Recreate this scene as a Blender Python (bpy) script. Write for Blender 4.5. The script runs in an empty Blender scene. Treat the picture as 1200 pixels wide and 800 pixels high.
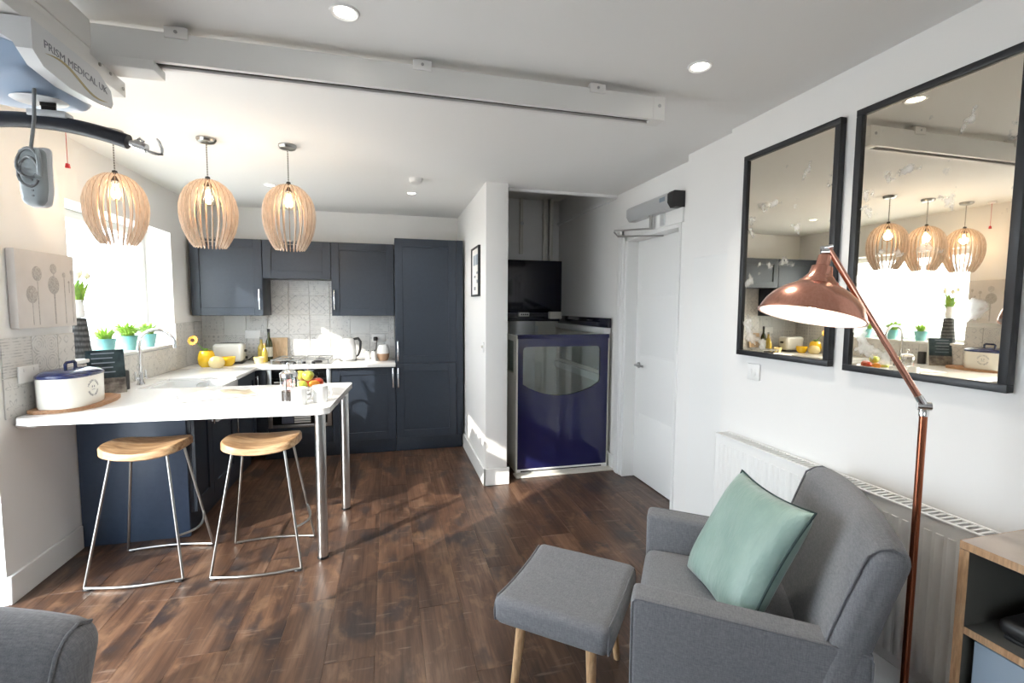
import bpy, bmesh, math, random
from mathutils import Vector, Matrix
random.seed(7)
S = bpy.context.scene
COL = S.collection
PI = math.pi
R = math.radians

# ------------------------------------------------------------------ camera
cam_d = bpy.data.cameras.new('camera'); cam = bpy.data.objects.new('camera', cam_d); COL.objects.link(cam)
cam_d.sensor_width = 36.0; cam_d.lens = 36.0 * 555.0 / 1200.0
cam_d.clip_start = 0.05; cam_d.clip_end = 200
c_r = Vector((0.96822, -0.25001, 0.00649)); c_u = Vector((0.01236, 0.07373, 0.99720)); c_f = Vector((0.24979, 0.96543, -0.07447))
cam.matrix_world = Matrix(((c_r.x, c_u.x, -c_f.x, 0), (c_r.y, c_u.y, -c_f.y, 0), (c_r.z, c_u.z, -c_f.z, 1.5), (0, 0, 0, 1)))
S.camera = cam

# ------------------------------------------------------------------ world, sun, exposure
W = bpy.data.worlds.new('sky'); S.world = W; W.use_nodes = True
bg = W.node_tree.nodes['Background']
bg.inputs['Color'].default_value = (0.84, 0.92, 1.0, 1); bg.inputs['Strength'].default_value = 5.5
sd = bpy.data.lights.new('sun', 'SUN'); sd.energy = 4.4; sd.angle = R(0.6); sd.color = (1.0, 0.93, 0.83)
so = bpy.data.objects.new('sun', sd); COL.objects.link(so); so.location = (-6, -4, 6)
SUN = Vector((0.81, 0.587, -0.464))
so.rotation_euler = SUN.to_track_quat('-Z', 'Y').to_euler()
S.view_settings.view_transform = 'Standard'; S.view_settings.look = 'None'
S.view_settings.exposure = 1.1; S.view_settings.gamma = 1.0; S.view_settings.use_curve_mapping = False

# ------------------------------------------------------------------ materials
def new_mat(name):
    m = bpy.data.materials.new(name); m.use_nodes = True
    return m, m.node_tree, m.node_tree.nodes['Principled BSDF']
def c4(c): return (c[0], c[1], c[2], 1)
def srgb(r, g, b):
    f = lambda v: (v / 255 / 12.92) if v <= 10 else ((v / 255 + 0.055) / 1.055) ** 2.4
    return (f(r), f(g), f(b))
def P(name, col, rough=0.5, metal=0.0, emit=None, estr=0, spec=None, coat=0):
    m, nt, b = new_mat(name)
    b.inputs['Base Color'].default_value = c4(col); b.inputs['Roughness'].default_value = rough; b.inputs['Metallic'].default_value = metal
    if spec is not None: b.inputs['Specular IOR Level'].default_value = spec
    if coat: b.inputs['Coat Weight'].default_value = coat; b.inputs['Coat Roughness'].default_value = 0.05
    if emit: b.inputs['Emission Color'].default_value = c4(emit); b.inputs['Emission Strength'].default_value = estr
    return m
def N(nt, typ, **kw):
    n = nt.nodes.new(typ)
    for k, v in kw.items():
        if k in n.inputs: n.inputs[k].default_value = v
        else: setattr(n, k, v)
    return n
def vecs(nt, scale=(1, 1, 1), rnd=False, coord='Object'):
    tc = N(nt, 'ShaderNodeTexCoord'); mp = N(nt, 'ShaderNodeMapping'); mp.inputs['Scale'].default_value = scale
    nt.links.new(tc.outputs[coord], mp.inputs['Vector'])
    if rnd:
        oi = N(nt, 'ShaderNodeObjectInfo'); mu = N(nt, 'ShaderNodeMath', operation='MULTIPLY'); mu.inputs[1].default_value = 57.0
        cb = N(nt, 'ShaderNodeCombineXYZ'); nt.links.new(oi.outputs['Random'], mu.inputs[0])
        for i in range(3): nt.links.new(mu.outputs[0], cb.inputs[i])
        nt.links.new(cb.outputs[0], mp.inputs['Location'])
    return mp.outputs['Vector']
def ramp(nt, fac, stops):
    r = N(nt, 'ShaderNodeValToRGB'); e = r.color_ramp.elements
    while len(e) < len(stops): e.new(0.5)
    for k, (p, c) in zip(e, stops): k.position = p; k.color = c4(c) if len(c) == 3 else c
    nt.links.new(fac, r.inputs['Fac']); return r.outputs['Color']
def mix(nt, fac, a, b, mode='MIX'):
    m = N(nt, 'ShaderNodeMix', data_type='RGBA', blend_type=mode)
    for sock, v in ((m.inputs['Factor'], fac), (m.inputs[6], a), (m.inputs[7], b)):
        if hasattr(v, 'is_linked'): nt.links.new(v, sock)
        elif isinstance(v, (int, float)): sock.default_value = v
        else: sock.default_value = c4(v)
    return m.outputs[2]
def bump(nt, b, h, strength=0.2, dist=0.002):
    bp = N(nt, 'ShaderNodeBump'); bp.inputs['Strength'].default_value = strength; bp.inputs['Distance'].default_value = dist
    nt.links.new(h, bp.inputs['Height']); nt.links.new(bp.outputs['Normal'], b.inputs['Normal'])
def noise(nt, v, scale, detail=4, rough=0.55, dist=0.0):
    n = N(nt, 'ShaderNodeTexNoise'); n.inputs['Scale'].default_value = scale; n.inputs['Detail'].default_value = detail
    n.inputs['Roughness'].default_value = rough; n.inputs['Distortion'].default_value = dist
    nt.links.new(v, n.inputs['Vector']); return n.outputs['Fac']
def noisy(name, ca, cb, scale, rough=0.6, stretch=(1, 1, 1), bs=0.0, bd=0.002, metal=0, detail=4, rnd=False, lo=0.35, hi=0.65):
    m, nt, b = new_mat(name); v = vecs(nt, stretch, rnd); f = noise(nt, v, scale, detail)
    nt.links.new(ramp(nt, f, [(lo, ca), (hi, cb)]), b.inputs['Base Color'])
    b.inputs['Roughness'].default_value = rough; b.inputs['Metallic'].default_value = metal
    if bs: bump(nt, b, f, bs, bd)
    return m
def wood(name, ca, cb, cc, axis, scale=1.0, rough=0.5):
    st = [9, 9, 9]; st[axis] = 1.1
    m, nt, b = new_mat(name); v = vecs(nt, tuple(s * scale for s in st), True)
    f = noise(nt, v, 3.0, 6, 0.6, 1.2); g = noise(nt, v, 16.0, 4, 0.6)
    c = ramp(nt, f, [(0.3, ca), (0.5, cb), (0.68, cc)])
    c = mix(nt, 0.38, c, ramp(nt, g, [(0.35, (0.25, 0.2, 0.15)), (0.6, (1, 1, 1))]), 'MULTIPLY')
    nt.links.new(c, b.inputs['Base Color']); b.inputs['Roughness'].default_value = rough
    bump(nt, b, g, 0.08, 0.001); return m
def fabric(name, ca, cb, rough=0.9):
    m, nt, b = new_mat(name)
    v = vecs(nt, (1, 1, 1)); f = noise(nt, vecs(nt, (60, 420, 420)), 1.0, 3); g = noise(nt, vecs(nt, (420, 60, 60)), 1.0, 3)
    big = noise(nt, v, 4.0, 3)
    w = mix(nt, 0.5, f, g); c = ramp(nt, w, [(0.38, ca), (0.62, cb)])
    c = mix(nt, 0.18, c, ramp(nt, big, [(0.3, ca), (0.7, cb)]))
    nt.links.new(c, b.inputs['Base Color']); b.inputs['Roughness'].default_value = rough
    b.inputs['Sheen Weight'].default_value = 0.15
    bump(nt, b, w, 0.25, 0.0008); return m

M = {}
def paint(name, col, rough=0.7):
    m, nt, b = new_mat(name); f = noise(nt, vecs(nt), 90, 3)
    b.inputs['Base Color'].default_value = c4(col); b.inputs['Roughness'].default_value = rough
    bump(nt, b, f, 0.04, 0.0008); return m
M['wall'] = paint('white_wall_paint', (0.83, 0.82, 0.805))
M['ceil'] = paint('white_ceiling_paint', (0.87, 0.865, 0.855), 0.8)
M['gloss'] = P('white_gloss_paint', (0.82, 0.82, 0.81), 0.3)
M['trackw'] = P('white_powder_coat', (0.80, 0.79, 0.77), 0.35)
M['plastic'] = P('white_plastic', (0.82, 0.82, 0.81), 0.35)
M['navy'] = noisy('slate_navy_paint', (0.021, 0.029, 0.043), (0.024, 0.033, 0.049), 40, 0.36)
M['navy_in'] = P('dark_carcass', (0.018, 0.023, 0.030), 0.5)
M['quartz'] = noisy('white_quartz', (0.80, 0.80, 0.80), (0.85, 0.85, 0.845), 160, 0.16, detail=6)
M['ceramic'] = P('white_ceramic', (0.84, 0.85, 0.85), 0.12, coat=0.3)
M['chrome'] = P('chrome', (0.82, 0.83, 0.84), 0.08, 1)
M['steel'] = noisy('brushed_steel', (0.56, 0.56, 0.56), (0.66, 0.66, 0.65), 3, 0.28, stretch=(60, 60, 2), metal=1)
M['steelw'] = P('satin_steel', (0.42, 0.42, 0.41), 0.3, 1)
M['bglass'] = P('black_glass', (0.006, 0.007, 0.008), 0.06)
M['black'] = P('black_plastic', (0.012, 0.012, 0.013), 0.4)
M['iron'] = P('cast_iron', (0.03, 0.03, 0.032), 0.5)
M['copper'] = noisy('brushed_copper', (0.71, 0.335, 0.245), (0.78, 0.40, 0.30), 4, 0.23, stretch=(40, 40, 3), metal=1)
M['copperdk'] = P('copper_pole', (0.45, 0.16, 0.09), 0.22, 1)
M['shadein'] = P('white_shade_lining', (0.85, 0.84, 0.80), 0.5)
M['frame'] = P('black_frame_paint', (0.016, 0.018, 0.022), 0.4)
M['fabric'] = fabric('grey_upholstery', (0.125, 0.130, 0.146), (0.225, 0.222, 0.235))
M['piping'] = fabric('grey_piping', (0.115, 0.12, 0.135), (0.19, 0.19, 0.205))
M['legw'] = wood('pale_beech', (0.50, 0.30, 0.15), (0.60, 0.38, 0.21), (0.66, 0.45, 0.27), 2, 1.0, 0.4)
M['birch'] = wood('birch_slat', (0.79, 0.66, 0.55), (0.82, 0.70, 0.59), (0.84, 0.73, 0.63), 2, 1.0, 0.55)
M['burnt'] = P('laser_cut_edge', (0.46, 0.28, 0.17), 0.7)
M['elm'] = wood('elm_seat', (0.20, 0.10, 0.045), (0.47, 0.29, 0.15), (0.60, 0.42, 0.25), 0, 0.62, 0.42)
M['board'] = wood('acacia_board', (0.26, 0.11, 0.05), (0.42, 0.22, 0.11), (0.50, 0.30, 0.17), 1, 0.9, 0.5)
M['oak'] = wood('oak_edge', (0.40, 0.22, 0.11), (0.50, 0.30, 0.16), (0.56, 0.36, 0.21), 2, 1.2, 0.5)
M['ctop'] = noisy('taupe_laminate', (0.44, 0.37, 0.32), (0.49, 0.42, 0.365), 12, 0.45)
M['cin'] = P('grey_interior', (0.11, 0.11, 0.10), 0.6)
M['cdoor'] = P('blue_grey_door', (0.25, 0.31, 0.38), 0.35)
M['navyg'] = P('gloss_navy_panel', (0.009, 0.010, 0.060), 0.09, coat=0.4)
M['navyk'] = P('dark_navy_panel', (0.010, 0.012, 0.026), 0.12, coat=0.3)
M['cream'] = P('cream_metal', (0.70, 0.68, 0.62), 0.45)
M['alu'] = P('silver_aluminium', (0.62, 0.63, 0.64), 0.42, 0.45)
M['hoistg'] = P('pale_grey_shell', (0.72, 0.73, 0.745), 0.3)
M['hoistb'] = P('pale_blue_belly', (0.42, 0.54, 0.72), 0.3)
M['barpad'] = P('black_vinyl_padding', (0.012, 0.014, 0.022), 0.32)
M['handg'] = P('grey_handset', (0.36, 0.40, 0.42), 0.4)
M['cable'] = P('grey_cable', (0.25, 0.26, 0.27), 0.5)
M['ink'] = P('grey_print', (0.22, 0.23, 0.26), 0.5)
M['gold'] = P('gold_print', (0.42, 0.34, 0.16), 0.4)
M['red'] = P('red_plastic', (0.55, 0.02, 0.03), 0.4)
M['yellow'] = noisy('yellow_glaze', (0.75, 0.44, 0.015), (0.85, 0.56, 0.03), 8, 0.25)
M['peach'] = noisy('pale_yellow_glaze', (0.80, 0.62, 0.22), (0.82, 0.68, 0.40), 6, 0.35)
M['petal'] = P('sunflower_petal', (0.85, 0.38, 0.01), 0.6)
M['seedh'] = P('sunflower_heart', (0.05, 0.015, 0.008), 0.9)
M['leaf'] = noisy('green_leaf', (0.12, 0.26, 0.03), (0.24, 0.42, 0.07), 30, 0.5)
M['leafl'] = noisy('light_green_leaf', (0.25, 0.46, 0.05), (0.42, 0.60, 0.12), 30, 0.5)
M['stem'] = P('green_stem', (0.15, 0.30, 0.06), 0.6)
M['tulip'] = P('cream_tulip', (0.85, 0.83, 0.62), 0.5)
M['turq'] = noisy('turquoise_glaze', (0.17, 0.46, 0.47), (0.27, 0.57, 0.57), 9, 0.3)
M['soil'] = noisy('dark_soil', (0.02, 0.013, 0.008), (0.05, 0.03, 0.02), 60, 0.95)
M['clay'] = P('clay_glaze', (0.42, 0.26, 0.16), 0.5)
M['crockw'] = P('cream_enamel', (0.80, 0.78, 0.71), 0.22, coat=0.3)
M['crockb'] = P('navy_enamel', (0.015, 0.025, 0.10), 0.2, coat=0.4)
M['canvas'] = noisy('printed_canvas', (0.60, 0.56, 0.53), (0.66, 0.62, 0.59), 5, 0.85)
M['canvasd'] = noisy('canvas_print_grey', (0.33, 0.31, 0.29), (0.52, 0.49, 0.465), 140, 0.85)
M['paper'] = P('paper', (0.80, 0.79, 0.76), 0.8)
M['photo'] = noisy('printed_page', (0.30, 0.24, 0.16), (0.60, 0.53, 0.40), 14, 0.5)
M['redfruit'] = noisy('red_apple_skin', (0.42, 0.03, 0.02), (0.62, 0.12, 0.04), 9, 0.3)
M['pinkfruit'] = noisy('pink_apple_skin', (0.62, 0.12, 0.14), (0.72, 0.30, 0.25), 9, 0.3)
M['greenfruit'] = noisy('green_apple_skin', (0.40, 0.50, 0.05), (0.58, 0.62, 0.12), 9, 0.3)
M['orange'] = noisy('orange_peel', (0.75, 0.25, 0.015), (0.80, 0.32, 0.03), 60, 0.45, bs=0.2)
M['lemon'] = noisy('yellow_fruit_skin', (0.72, 0.60, 0.06), (0.78, 0.68, 0.16), 20, 0.4)
M['twood'] = wood('light_chopping_board', (0.50, 0.32, 0.17), (0.60, 0.42, 0.25), (0.66, 0.5, 0.32), 2, 1, 0.5)
M['clothn'] = fabric('navy_tea_towel', (0.045, 0.055, 0.085), (0.08, 0.09, 0.13))
M['coffee'] = P('black_coffee', (0.02, 0.008, 0.004), 0.1)
M['toast'] = P('cream_toaster_shell', (0.66, 0.66, 0.62), 0.25, coat=0.3)
M['olive'] = P('dark_bottle_glass', (0.030, 0.035, 0.008), 0.08)
M['labelp'] = P('bottle_label', (0.62, 0.60, 0.50), 0.6)
M['oil'] = P('golden_oil', (0.45, 0.33, 0.06), 0.15)
M['ground'] = noisy('pale_paving', (0.46, 0.44, 0.42), (0.56, 0.54, 0.51), 3, 0.9)
M['rib2'] = P('rust_edge', (0.7, 0.69, 0.67), 0.4)

def stripes(name, ca, cb, axis, freq, rough=0.8, width=0.5):
    m, nt, b = new_mat(name); v = vecs(nt); sp = N(nt, 'ShaderNodeSeparateXYZ'); nt.links.new(v, sp.inputs[0])
    mu = N(nt, 'ShaderNodeMath', operation='MULTIPLY'); mu.inputs[1].default_value = freq; nt.links.new(sp.outputs[axis], mu.inputs[0])
    fr = N(nt, 'ShaderNodeMath', operation='FRACT'); nt.links.new(mu.outputs[0], fr.inputs[0])
    gt = N(nt, 'ShaderNodeMath', operation='GREATER_THAN'); gt.inputs[1].default_value = width; nt.links.new(fr.outputs[0], gt.inputs[0])
    nt.links.new(mix(nt, gt.outputs[0], ca, cb), b.inputs['Base Color']); b.inputs['Roughness'].default_value = rough
    return m
M['towel'] = stripes('striped_tea_towel', (0.10, 0.11, 0.14), (0.62, 0.62, 0.62), 2, 42, 0.95, 0.35)
M['cord'] = stripes('twisted_flex', (0.10, 0.09, 0.08), (0.55, 0.52, 0.48), 2, 70, 0.8, 0.5)
def woven(name):
    m, nt, b = new_mat(name); v = vecs(nt, (1, 1, 1))
    w1 = N(nt, 'ShaderNodeTexWave', bands_direction='Z'); w1.inputs['Scale'].default_value = 9; w1.inputs['Distortion'].default_value = 1.5
    w2 = noise(nt, vecs(nt, (160, 160, 30)), 1, 3)
    nt.links.new(v, w1.inputs['Vector'])
    c = mix(nt, w1.outputs['Fac'], (0.035, 0.036, 0.038), (0.17, 0.17, 0.17))
    c = mix(nt, 0.6, c, ramp(nt, w2, [(0.4, (0.25, 0.25, 0.25)), (0.6, (1, 1, 1))]), 'MULTIPLY')
    nt.links.new(c, b.inputs['Base Color']); b.inputs['Roughness'].default_value = 0.8; bump(nt, b, w2, 0.5, 0.003); return m
M['woven'] = woven('charcoal_woven')
def clear_glass(name, tint=(0.95, 0.97, 0.97), refl=0.08, rough=0.02):
    m = bpy.data.materials.new(name); m.use_nodes = True; nt = m.node_tree; nt.nodes.clear()
    o = N(nt, 'ShaderNodeOutputMaterial'); t = N(nt, 'ShaderNodeBsdfTransparent'); g = N(nt, 'ShaderNodeBsdfGlossy'); x = N(nt, 'ShaderNodeMixShader')
    t.inputs['Color'].default_value = c4(tint); g.inputs['Roughness'].default_value = rough
    x.inputs[0].default_value = refl; nt.links.new(t.outputs[0], x.inputs[1]); nt.links.new(g.outputs[0], x.inputs[2]); nt.links.new(x.outputs[0], o.inputs[0])
    return m
M['glass'] = clear_glass('window_glass', (0.97, 0.98, 0.98), 0.04)
M['glassl'] = clear_glass('lift_glass', (0.86, 0.90, 0.88), 0.09)
M['glassb'] = clear_glass('bulb_glass', (0.98, 0.95, 0.88), 0.06)
M['glassp'] = clear_glass('cafetiere_glass', (0.95, 0.96, 0.96), 0.10)
def emis(name, col, s):
    m = bpy.data.materials.new(name); m.use_nodes = True; nt = m.node_tree; nt.nodes.clear()
    o = N(nt, 'ShaderNodeOutputMaterial'); e = N(nt, 'ShaderNodeEmission'); e.inputs['Color'].default_value = c4(col); e.inputs['Strength'].default_value = s
    nt.links.new(e.outputs[0], o.inputs[0]); return m
M['filament'] = emis('glowing_filament', (1.0, 0.72, 0.38), 18.0)
M['lampbulb'] = emis('opal_lamp_bulb', (1.0, 0.90, 0.76), 22.0)
M['led'] = emis('downlight_lens', (1.0, 0.95, 0.86), 7.0)
def antique_mirror():
    m, nt, b = new_mat('antique_mirror'); v = vecs(nt, (1, 1, 1))
    f = noise(nt, v, 7.5, 3, 0.5); g = noise(nt, v, 17, 4, 0.6); h = noise(nt, v, 60, 3)
    s = N(nt, 'ShaderNodeMath', operation='MULTIPLY_ADD'); s.inputs[1].default_value = 0.35; nt.links.new(g, s.inputs[0]); nt.links.new(f, s.inputs[2])
    msk = ramp(nt, s.outputs[0], [(0.785, (0, 0, 0)), (0.83, (0.36, 0.36, 0.36)), (0.92, (0.62, 0.62, 0.62))])
    vein = ramp(nt, h, [(0.30, (0.8, 0.8, 0.8)), (0.36, (0, 0, 0))])
    patch = mix(nt, vein, (0.66, 0.66, 0.65), (0.25, 0.24, 0.23))
    base = mix(nt, noise(nt, v, 5, 3), (0.80, 0.725, 0.60), (0.86, 0.80, 0.69))
    nt.links.new(mix(nt, msk, base, patch), b.inputs['Base Color'])
    inv = N(nt, 'ShaderNodeMath', operation='SUBTRACT'); inv.inputs[0].default_value = 1.0
    sc = N(nt, 'ShaderNodeMath', operation='MULTIPLY'); sc.inputs[1].default_value = 1.0; nt.links.new(msk, sc.inputs[0])
    nt.links.new(sc.outputs[0], inv.inputs[1]); nt.links.new(inv.outputs[0], b.inputs['Metallic'])
    ro = N(nt, 'ShaderNodeMath', operation='MULTIPLY_ADD'); ro.inputs[1].default_value = 0.10; ro.inputs[2].default_value = 0.012
    nt.links.new(msk, ro.inputs[0]); nt.links.new(ro.outputs[0], b.inputs['Roughness']); return m
M['mirror'] = antique_mirror()
def plank_mat():
    m, nt, b = new_mat('aged_oak_plank'); v = vecs(nt, (5.5, 0.9, 1), True)
    f = noise(nt, v, 1.6, 5, 0.6, 0.6); g = noise(nt, vecs(nt, (60, 2.2, 1), True), 1.0, 5, 0.65)
    k = noise(nt, vecs(nt, (3.2, 2.0, 1), True), 1.7, 3, 0.55, 0.3); sc = noise(nt, vecs(nt, (5, 38, 1), True), 1.0, 3, 0.6)
    c = ramp(nt, f, [(0.28, (0.026, 0.016, 0.012)), (0.44, (0.070, 0.038, 0.025)), (0.58, (0.108, 0.060, 0.038)), (0.74, (0.190, 0.118, 0.080))])
    c = mix(nt, 0.7, c, ramp(nt, g, [(0.30, (0.45, 0.43, 0.42)), (0.5, (0.95, 0.93, 0.92)), (0.72, (1.4, 1.36, 1.32))]), 'MULTIPLY')
    c = mix(nt, ramp(nt, k, [(0.55, (0, 0, 0)), (0.66, (0.8, 0.8, 0.8))]), c, (0.026, 0.022, 0.024))
    c = mix(nt, ramp(nt, noise(nt, vecs(nt, (4, 2.4, 1), True), 2.6, 4, 0.6, 0.4), [(0.56, (0, 0, 0)), (0.70, (0.6, 0.6, 0.6))]), c, (0.21, 0.125, 0.075))
    c = mix(nt, ramp(nt, sc, [(0.62, (0, 0, 0)), (0.72, (0.45, 0.45, 0.45))]), c, (0.25, 0.19, 0.155))
    oi = N(nt, 'ShaderNodeObjectInfo')
    c = mix(nt, 0.5, c, ramp(nt, oi.outputs['Random'], [(0.0, (0.70, 0.70, 0.72)), (0.35, (1.0, 0.98, 0.96)), (0.7, (1.25, 1.15, 1.05)), (1.0, (0.9, 0.91, 0.95))]), 'MULTIPLY')
    nt.links.new(c, b.inputs['Base Color'])
    r = ramp(nt, g, [(0.3, (0.42, 0.42, 0.42)), (0.7, (0.28, 0.28, 0.28))]); nt.links.new(r, b.inputs['Roughness'])
    bump(nt, b, g, 0.25, 0.0012); return m
M['plank'] = plank_mat()
def velvet():
    m, nt, b = new_mat('sage_green_satin'); v = vecs(nt, (1, 1, 1)); f = noise(nt, v, 7, 3); g = noise(nt, vecs(nt, (300, 300, 300)), 1, 2)
    nt.links.new(ramp(nt, f, [(0.3, (0.21, 0.315, 0.28)), (0.7, (0.29, 0.40, 0.355))]), b.inputs['Base Color'])
    b.inputs['Roughness'].default_value = 0.42; b.inputs['Sheen Weight'].default_value = 0.5; b.inputs['Sheen Roughness'].default_value = 0.35
    bump(nt, b, noise(nt, vecs(nt, (9, 26, 9)), 1, 3, 0.6), 0.5, 0.012); return m
M['velvet'] = velvet()
def tile_mats():
    out = []
    for k in range(8):
        m, nt, b = new_mat('patterned_tile_%s' % ('floral', 'rings', 'speckle', 'lattice', 'plain', 'petals', 'diamonds', 'lines')[k])
        v = vecs(nt, (1, 1, 1)); tc = v
        sp = N(nt, 'ShaderNodeSeparateXYZ'); nt.links.new(v, sp.inputs[0])
        def mth(op, a, bb=None):
            n = N(nt, 'ShaderNodeMath', operation=op)
            for i, q in enumerate((a, bb)):
                if q is None: continue
                if hasattr(q, 'is_linked'): nt.links.new(q, n.inputs[i])
                else: n.inputs[i].default_value = q
            return n.outputs[0]
        def cell(n_):  # local coordinates inside n x n cells of the tile, -0.5..0.5
            x = mth('SUBTRACT', mth('FRACT', mth('MULTIPLY', mth('ADD', sp.outputs[0], 0.1), n_ * 5.0)), 0.5)
            y = mth('SUBTRACT', mth('FRACT', mth('MULTIPLY', mth('ADD', sp.outputs[2], 0.1), n_ * 5.0)), 0.5)
            return x, y
        def rad(x, y): return mth('SQRT', mth('ADD', mth('MULTIPLY', x, x), mth('MULTIPLY', y, y)))
        x, y = cell((2, 2, 5, 3, 1, 2, 3, 1)[k]); r = rad(x, y)
        if k == 0 or k == 5:
            an = mth('ARCTAN2', y, x); pet = mth('ADD', 0.26, mth('MULTIPLY', mth('COSINE', mth('MULTIPLY', an, 4.0 if k else 6.0)), 0.16))
            f = mth('LESS_THAN', mth('ABSOLUTE', mth('SUBTRACT', r, pet)), 0.055)
        elif k == 1: f = mth('GREATER_THAN', mth('SINE', mth('MULTIPLY', r, 40.0)), 0.25)
        elif k == 2: f = mth('LESS_THAN', r, 0.28)
        elif k == 3: f = mth('LESS_THAN', mth('ABSOLUTE', mth('SUBTRACT', mth('ABSOLUTE', x), mth('ABSOLUTE', y))), 0.10)
        elif k == 6: f = mth('LESS_THAN', mth('ABSOLUTE', mth('SUBTRACT', mth('ADD', mth('ABSOLUTE', x), mth('ABSOLUTE', y)), 0.36)), 0.09)
        elif k == 7: f = mth('GREATER_THAN', mth('SINE', mth('MULTIPLY', sp.outputs[2], 420.0)), 0.35)
        else: f = mth('MULTIPLY', 0.0, r)
        wear = noise(nt, vecs(nt, (1, 1, 1), True), 26, 4, 0.6); wm = ramp(nt, wear, [(0.42, (0, 0, 0)), (0.60, (1, 1, 1))])
        fm = mth('MULTIPLY', mth('MULTIPLY', f, wm), 0.75)
        basec = mix(nt, noise(nt, vecs(nt, (1, 1, 1), True), 9, 4), (0.58, 0.57, 0.55), (0.71, 0.70, 0.685))
        nt.links.new(mix(nt, fm, basec, (0.36, 0.36, 0.365)), b.inputs['Base Color']); b.inputs['Roughness'].default_value = 0.35
        out.append(m)
    return out
TILES = tile_mats()
M['grout'] = P('pale_grout', (0.66, 0.65, 0.63), 0.9)

# ------------------------------------------------------------------ mesh helpers
class MB:
    def __init__(s): s.v = []; s.f = []
    def add(s, v, f):
        o = len(s.v); s.v += [tuple(p) for p in v]; s.f += [tuple(i + o for i in q) for q in f]; return s
    def bm(s, bm):
        bm.verts.index_update(); v = [p.co[:] for p in bm.verts]; f = [[w.index for w in q.verts] for q in bm.faces]; bm.free(); return s.add(v, f)
    def box(s, x0, x1, y0, y1, z0, z1, b=0, seg=2):
        v = [(x, y, z) for z in (z0, z1) for y in (y0, y1) for x in (x0, x1)]
        f = [(0, 2, 3, 1), (4, 5, 7, 6), (0, 1, 5, 4), (1, 3, 7, 5), (3, 2, 6, 7), (2, 0, 4, 6)]
        if not b: return s.add(v, f)
        m = bmesh.new(); vs = [m.verts.new(p) for p in v]
        for q in f: m.faces.new([vs[i] for i in q])
        bmesh.ops.bevel(m, geom=m.edges[:], offset=b, segments=seg, profile=0.5, affect='EDGES', clamp_overlap=True)
        return s.bm(m)
    def soft(s, sx, sy, sz, r, cuts=6, seg=4, fn=None, c=(0, 0, 0)):
        """rounded, subdivided block centred on c; fn(x, y, z) reshapes it"""
        m = bmesh.new(); bmesh.ops.create_cube(m, size=1.0)
        for v in m.verts: v.co = Vector((v.co.x * sx, v.co.y * sy, v.co.z * sz))
        bmesh.ops.bevel(m, geom=m.edges[:], offset=r, segments=seg, profile=0.5, affect='EDGES', clamp_overlap=True)
        for ax, L in ((0, sx), (1, sy), (2, sz)):
            for k in range(1, cuts):
                p = -L / 2 + r + (L - 2 * r) * k / cuts
                n = [0, 0, 0]; n[ax] = 1; co = [0, 0, 0]; co[ax] = p
                bmesh.ops.bisect_plane(m, geom=m.verts[:] + m.edges[:] + m.faces[:], plane_co=co, plane_no=n)
        for v in m.verts:
            q = v.co
            if fn: q = Vector(fn(q.x, q.y, q.z))
            v.co = q + Vector(c)
        return s.bm(m)
    def cyl(s, p0, p1, r0, r1=None, n=16, cap=True):
        return s.tube([p0, p1], [r0, r0 if r1 is None else r1], n, cap)
    def tube(s, path, r, n=8, cap=True, closed=False):
        P_ = [Vector(p) for p in path]; k = len(P_); rr = r if isinstance(r, (list, tuple)) else [r] * k
        v = []; ref = None
        for i, p in enumerate(P_):
            a = P_[(i - 1) % k] if (closed or i > 0) else p; b = P_[(i + 1) % k] if (closed or i < k - 1) else p
            t = (b - a).normalized()
            if ref is None: ref = Vector((0, 0, 1)) if abs(t.z) < 0.9 else Vector((1, 0, 0))
            u = ref - t * ref.dot(t)
            if u.length < 1e-4: u = t.orthogonal()
            u.normalize(); w = t.cross(u); ref = u
            for j in range(n):
                an = 2 * PI * j / n; v.append(p + (u * math.cos(an) + w * math.sin(an)) * rr[i])
        f = []
        for i in range(k if closed else k - 1):
            for j in range(n):
                i2 = (i + 1) % k; f.append((i * n + j, i * n + (j + 1) % n, i2 * n + (j + 1) % n, i2 * n + j))
        if cap and not closed: f += [tuple(range(n)), tuple((k - 1) * n + j for j in range(n))]
        return s.add(v, f)
    def lathe(s, prof, c=(0, 0, 0), n=24, sx=1, sy=1, cap=True):
        v = []; f = []; k = len(prof)
        for r, z in prof:
            for j in range(n):
                an = 2 * PI * j / n; v.append((c[0] + r * math.cos(an) * sx, c[1] + r * math.sin(an) * sy, c[2] + z))
        for i in range(k - 1):
            for j in range(n): f.append((i * n + j, i * n + (j + 1) % n, (i + 1) * n + (j + 1) % n, (i + 1) * n + j))
        if cap and prof[0][0] > 1e-5: f.append(tuple(range(n)))
        if cap and prof[-1][0] > 1e-5: f.append(tuple((k - 1) * n + j for j in range(n)))
        return s.add(v, f)
    def prism(s, pts, axis, a, b):
        """extrude a 2-D outline along axis 0/1/2 from a to b"""
        def p3(q, t):
            l = list(q); l.insert(axis, t); return tuple(l)
        n = len(pts); v = [p3(q, a) for q in pts] + [p3(q, b) for q in pts]
        f = [tuple(range(n)), tuple(range(n, 2 * n))] + [(i, (i + 1) % n, n + (i + 1) % n, n + i) for i in range(n)]
        return s.add(v, f)
    def ring(s, outer, inner, axis, a, b):
        """plate with a hole: outer and inner outlines of equal length"""
        def p3(q, t):
            l = list(q); l.insert(axis, t); return tuple(l)
        n = len(outer); v = [p3(q, t) for t in (a, b) for q in list(outer) + list(inner)]; f = []
        for i in range(n):
            j = (i + 1) % n
            f += [(i, j, n + j, n + i), (2 * n + i, 2 * n + j, 3 * n + j, 3 * n + i), (i, j, 2 * n + j, 2 * n + i), (n + i, n + j, 3 * n + j, 3 * n + i)]
        return s.add(v, f)
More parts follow.
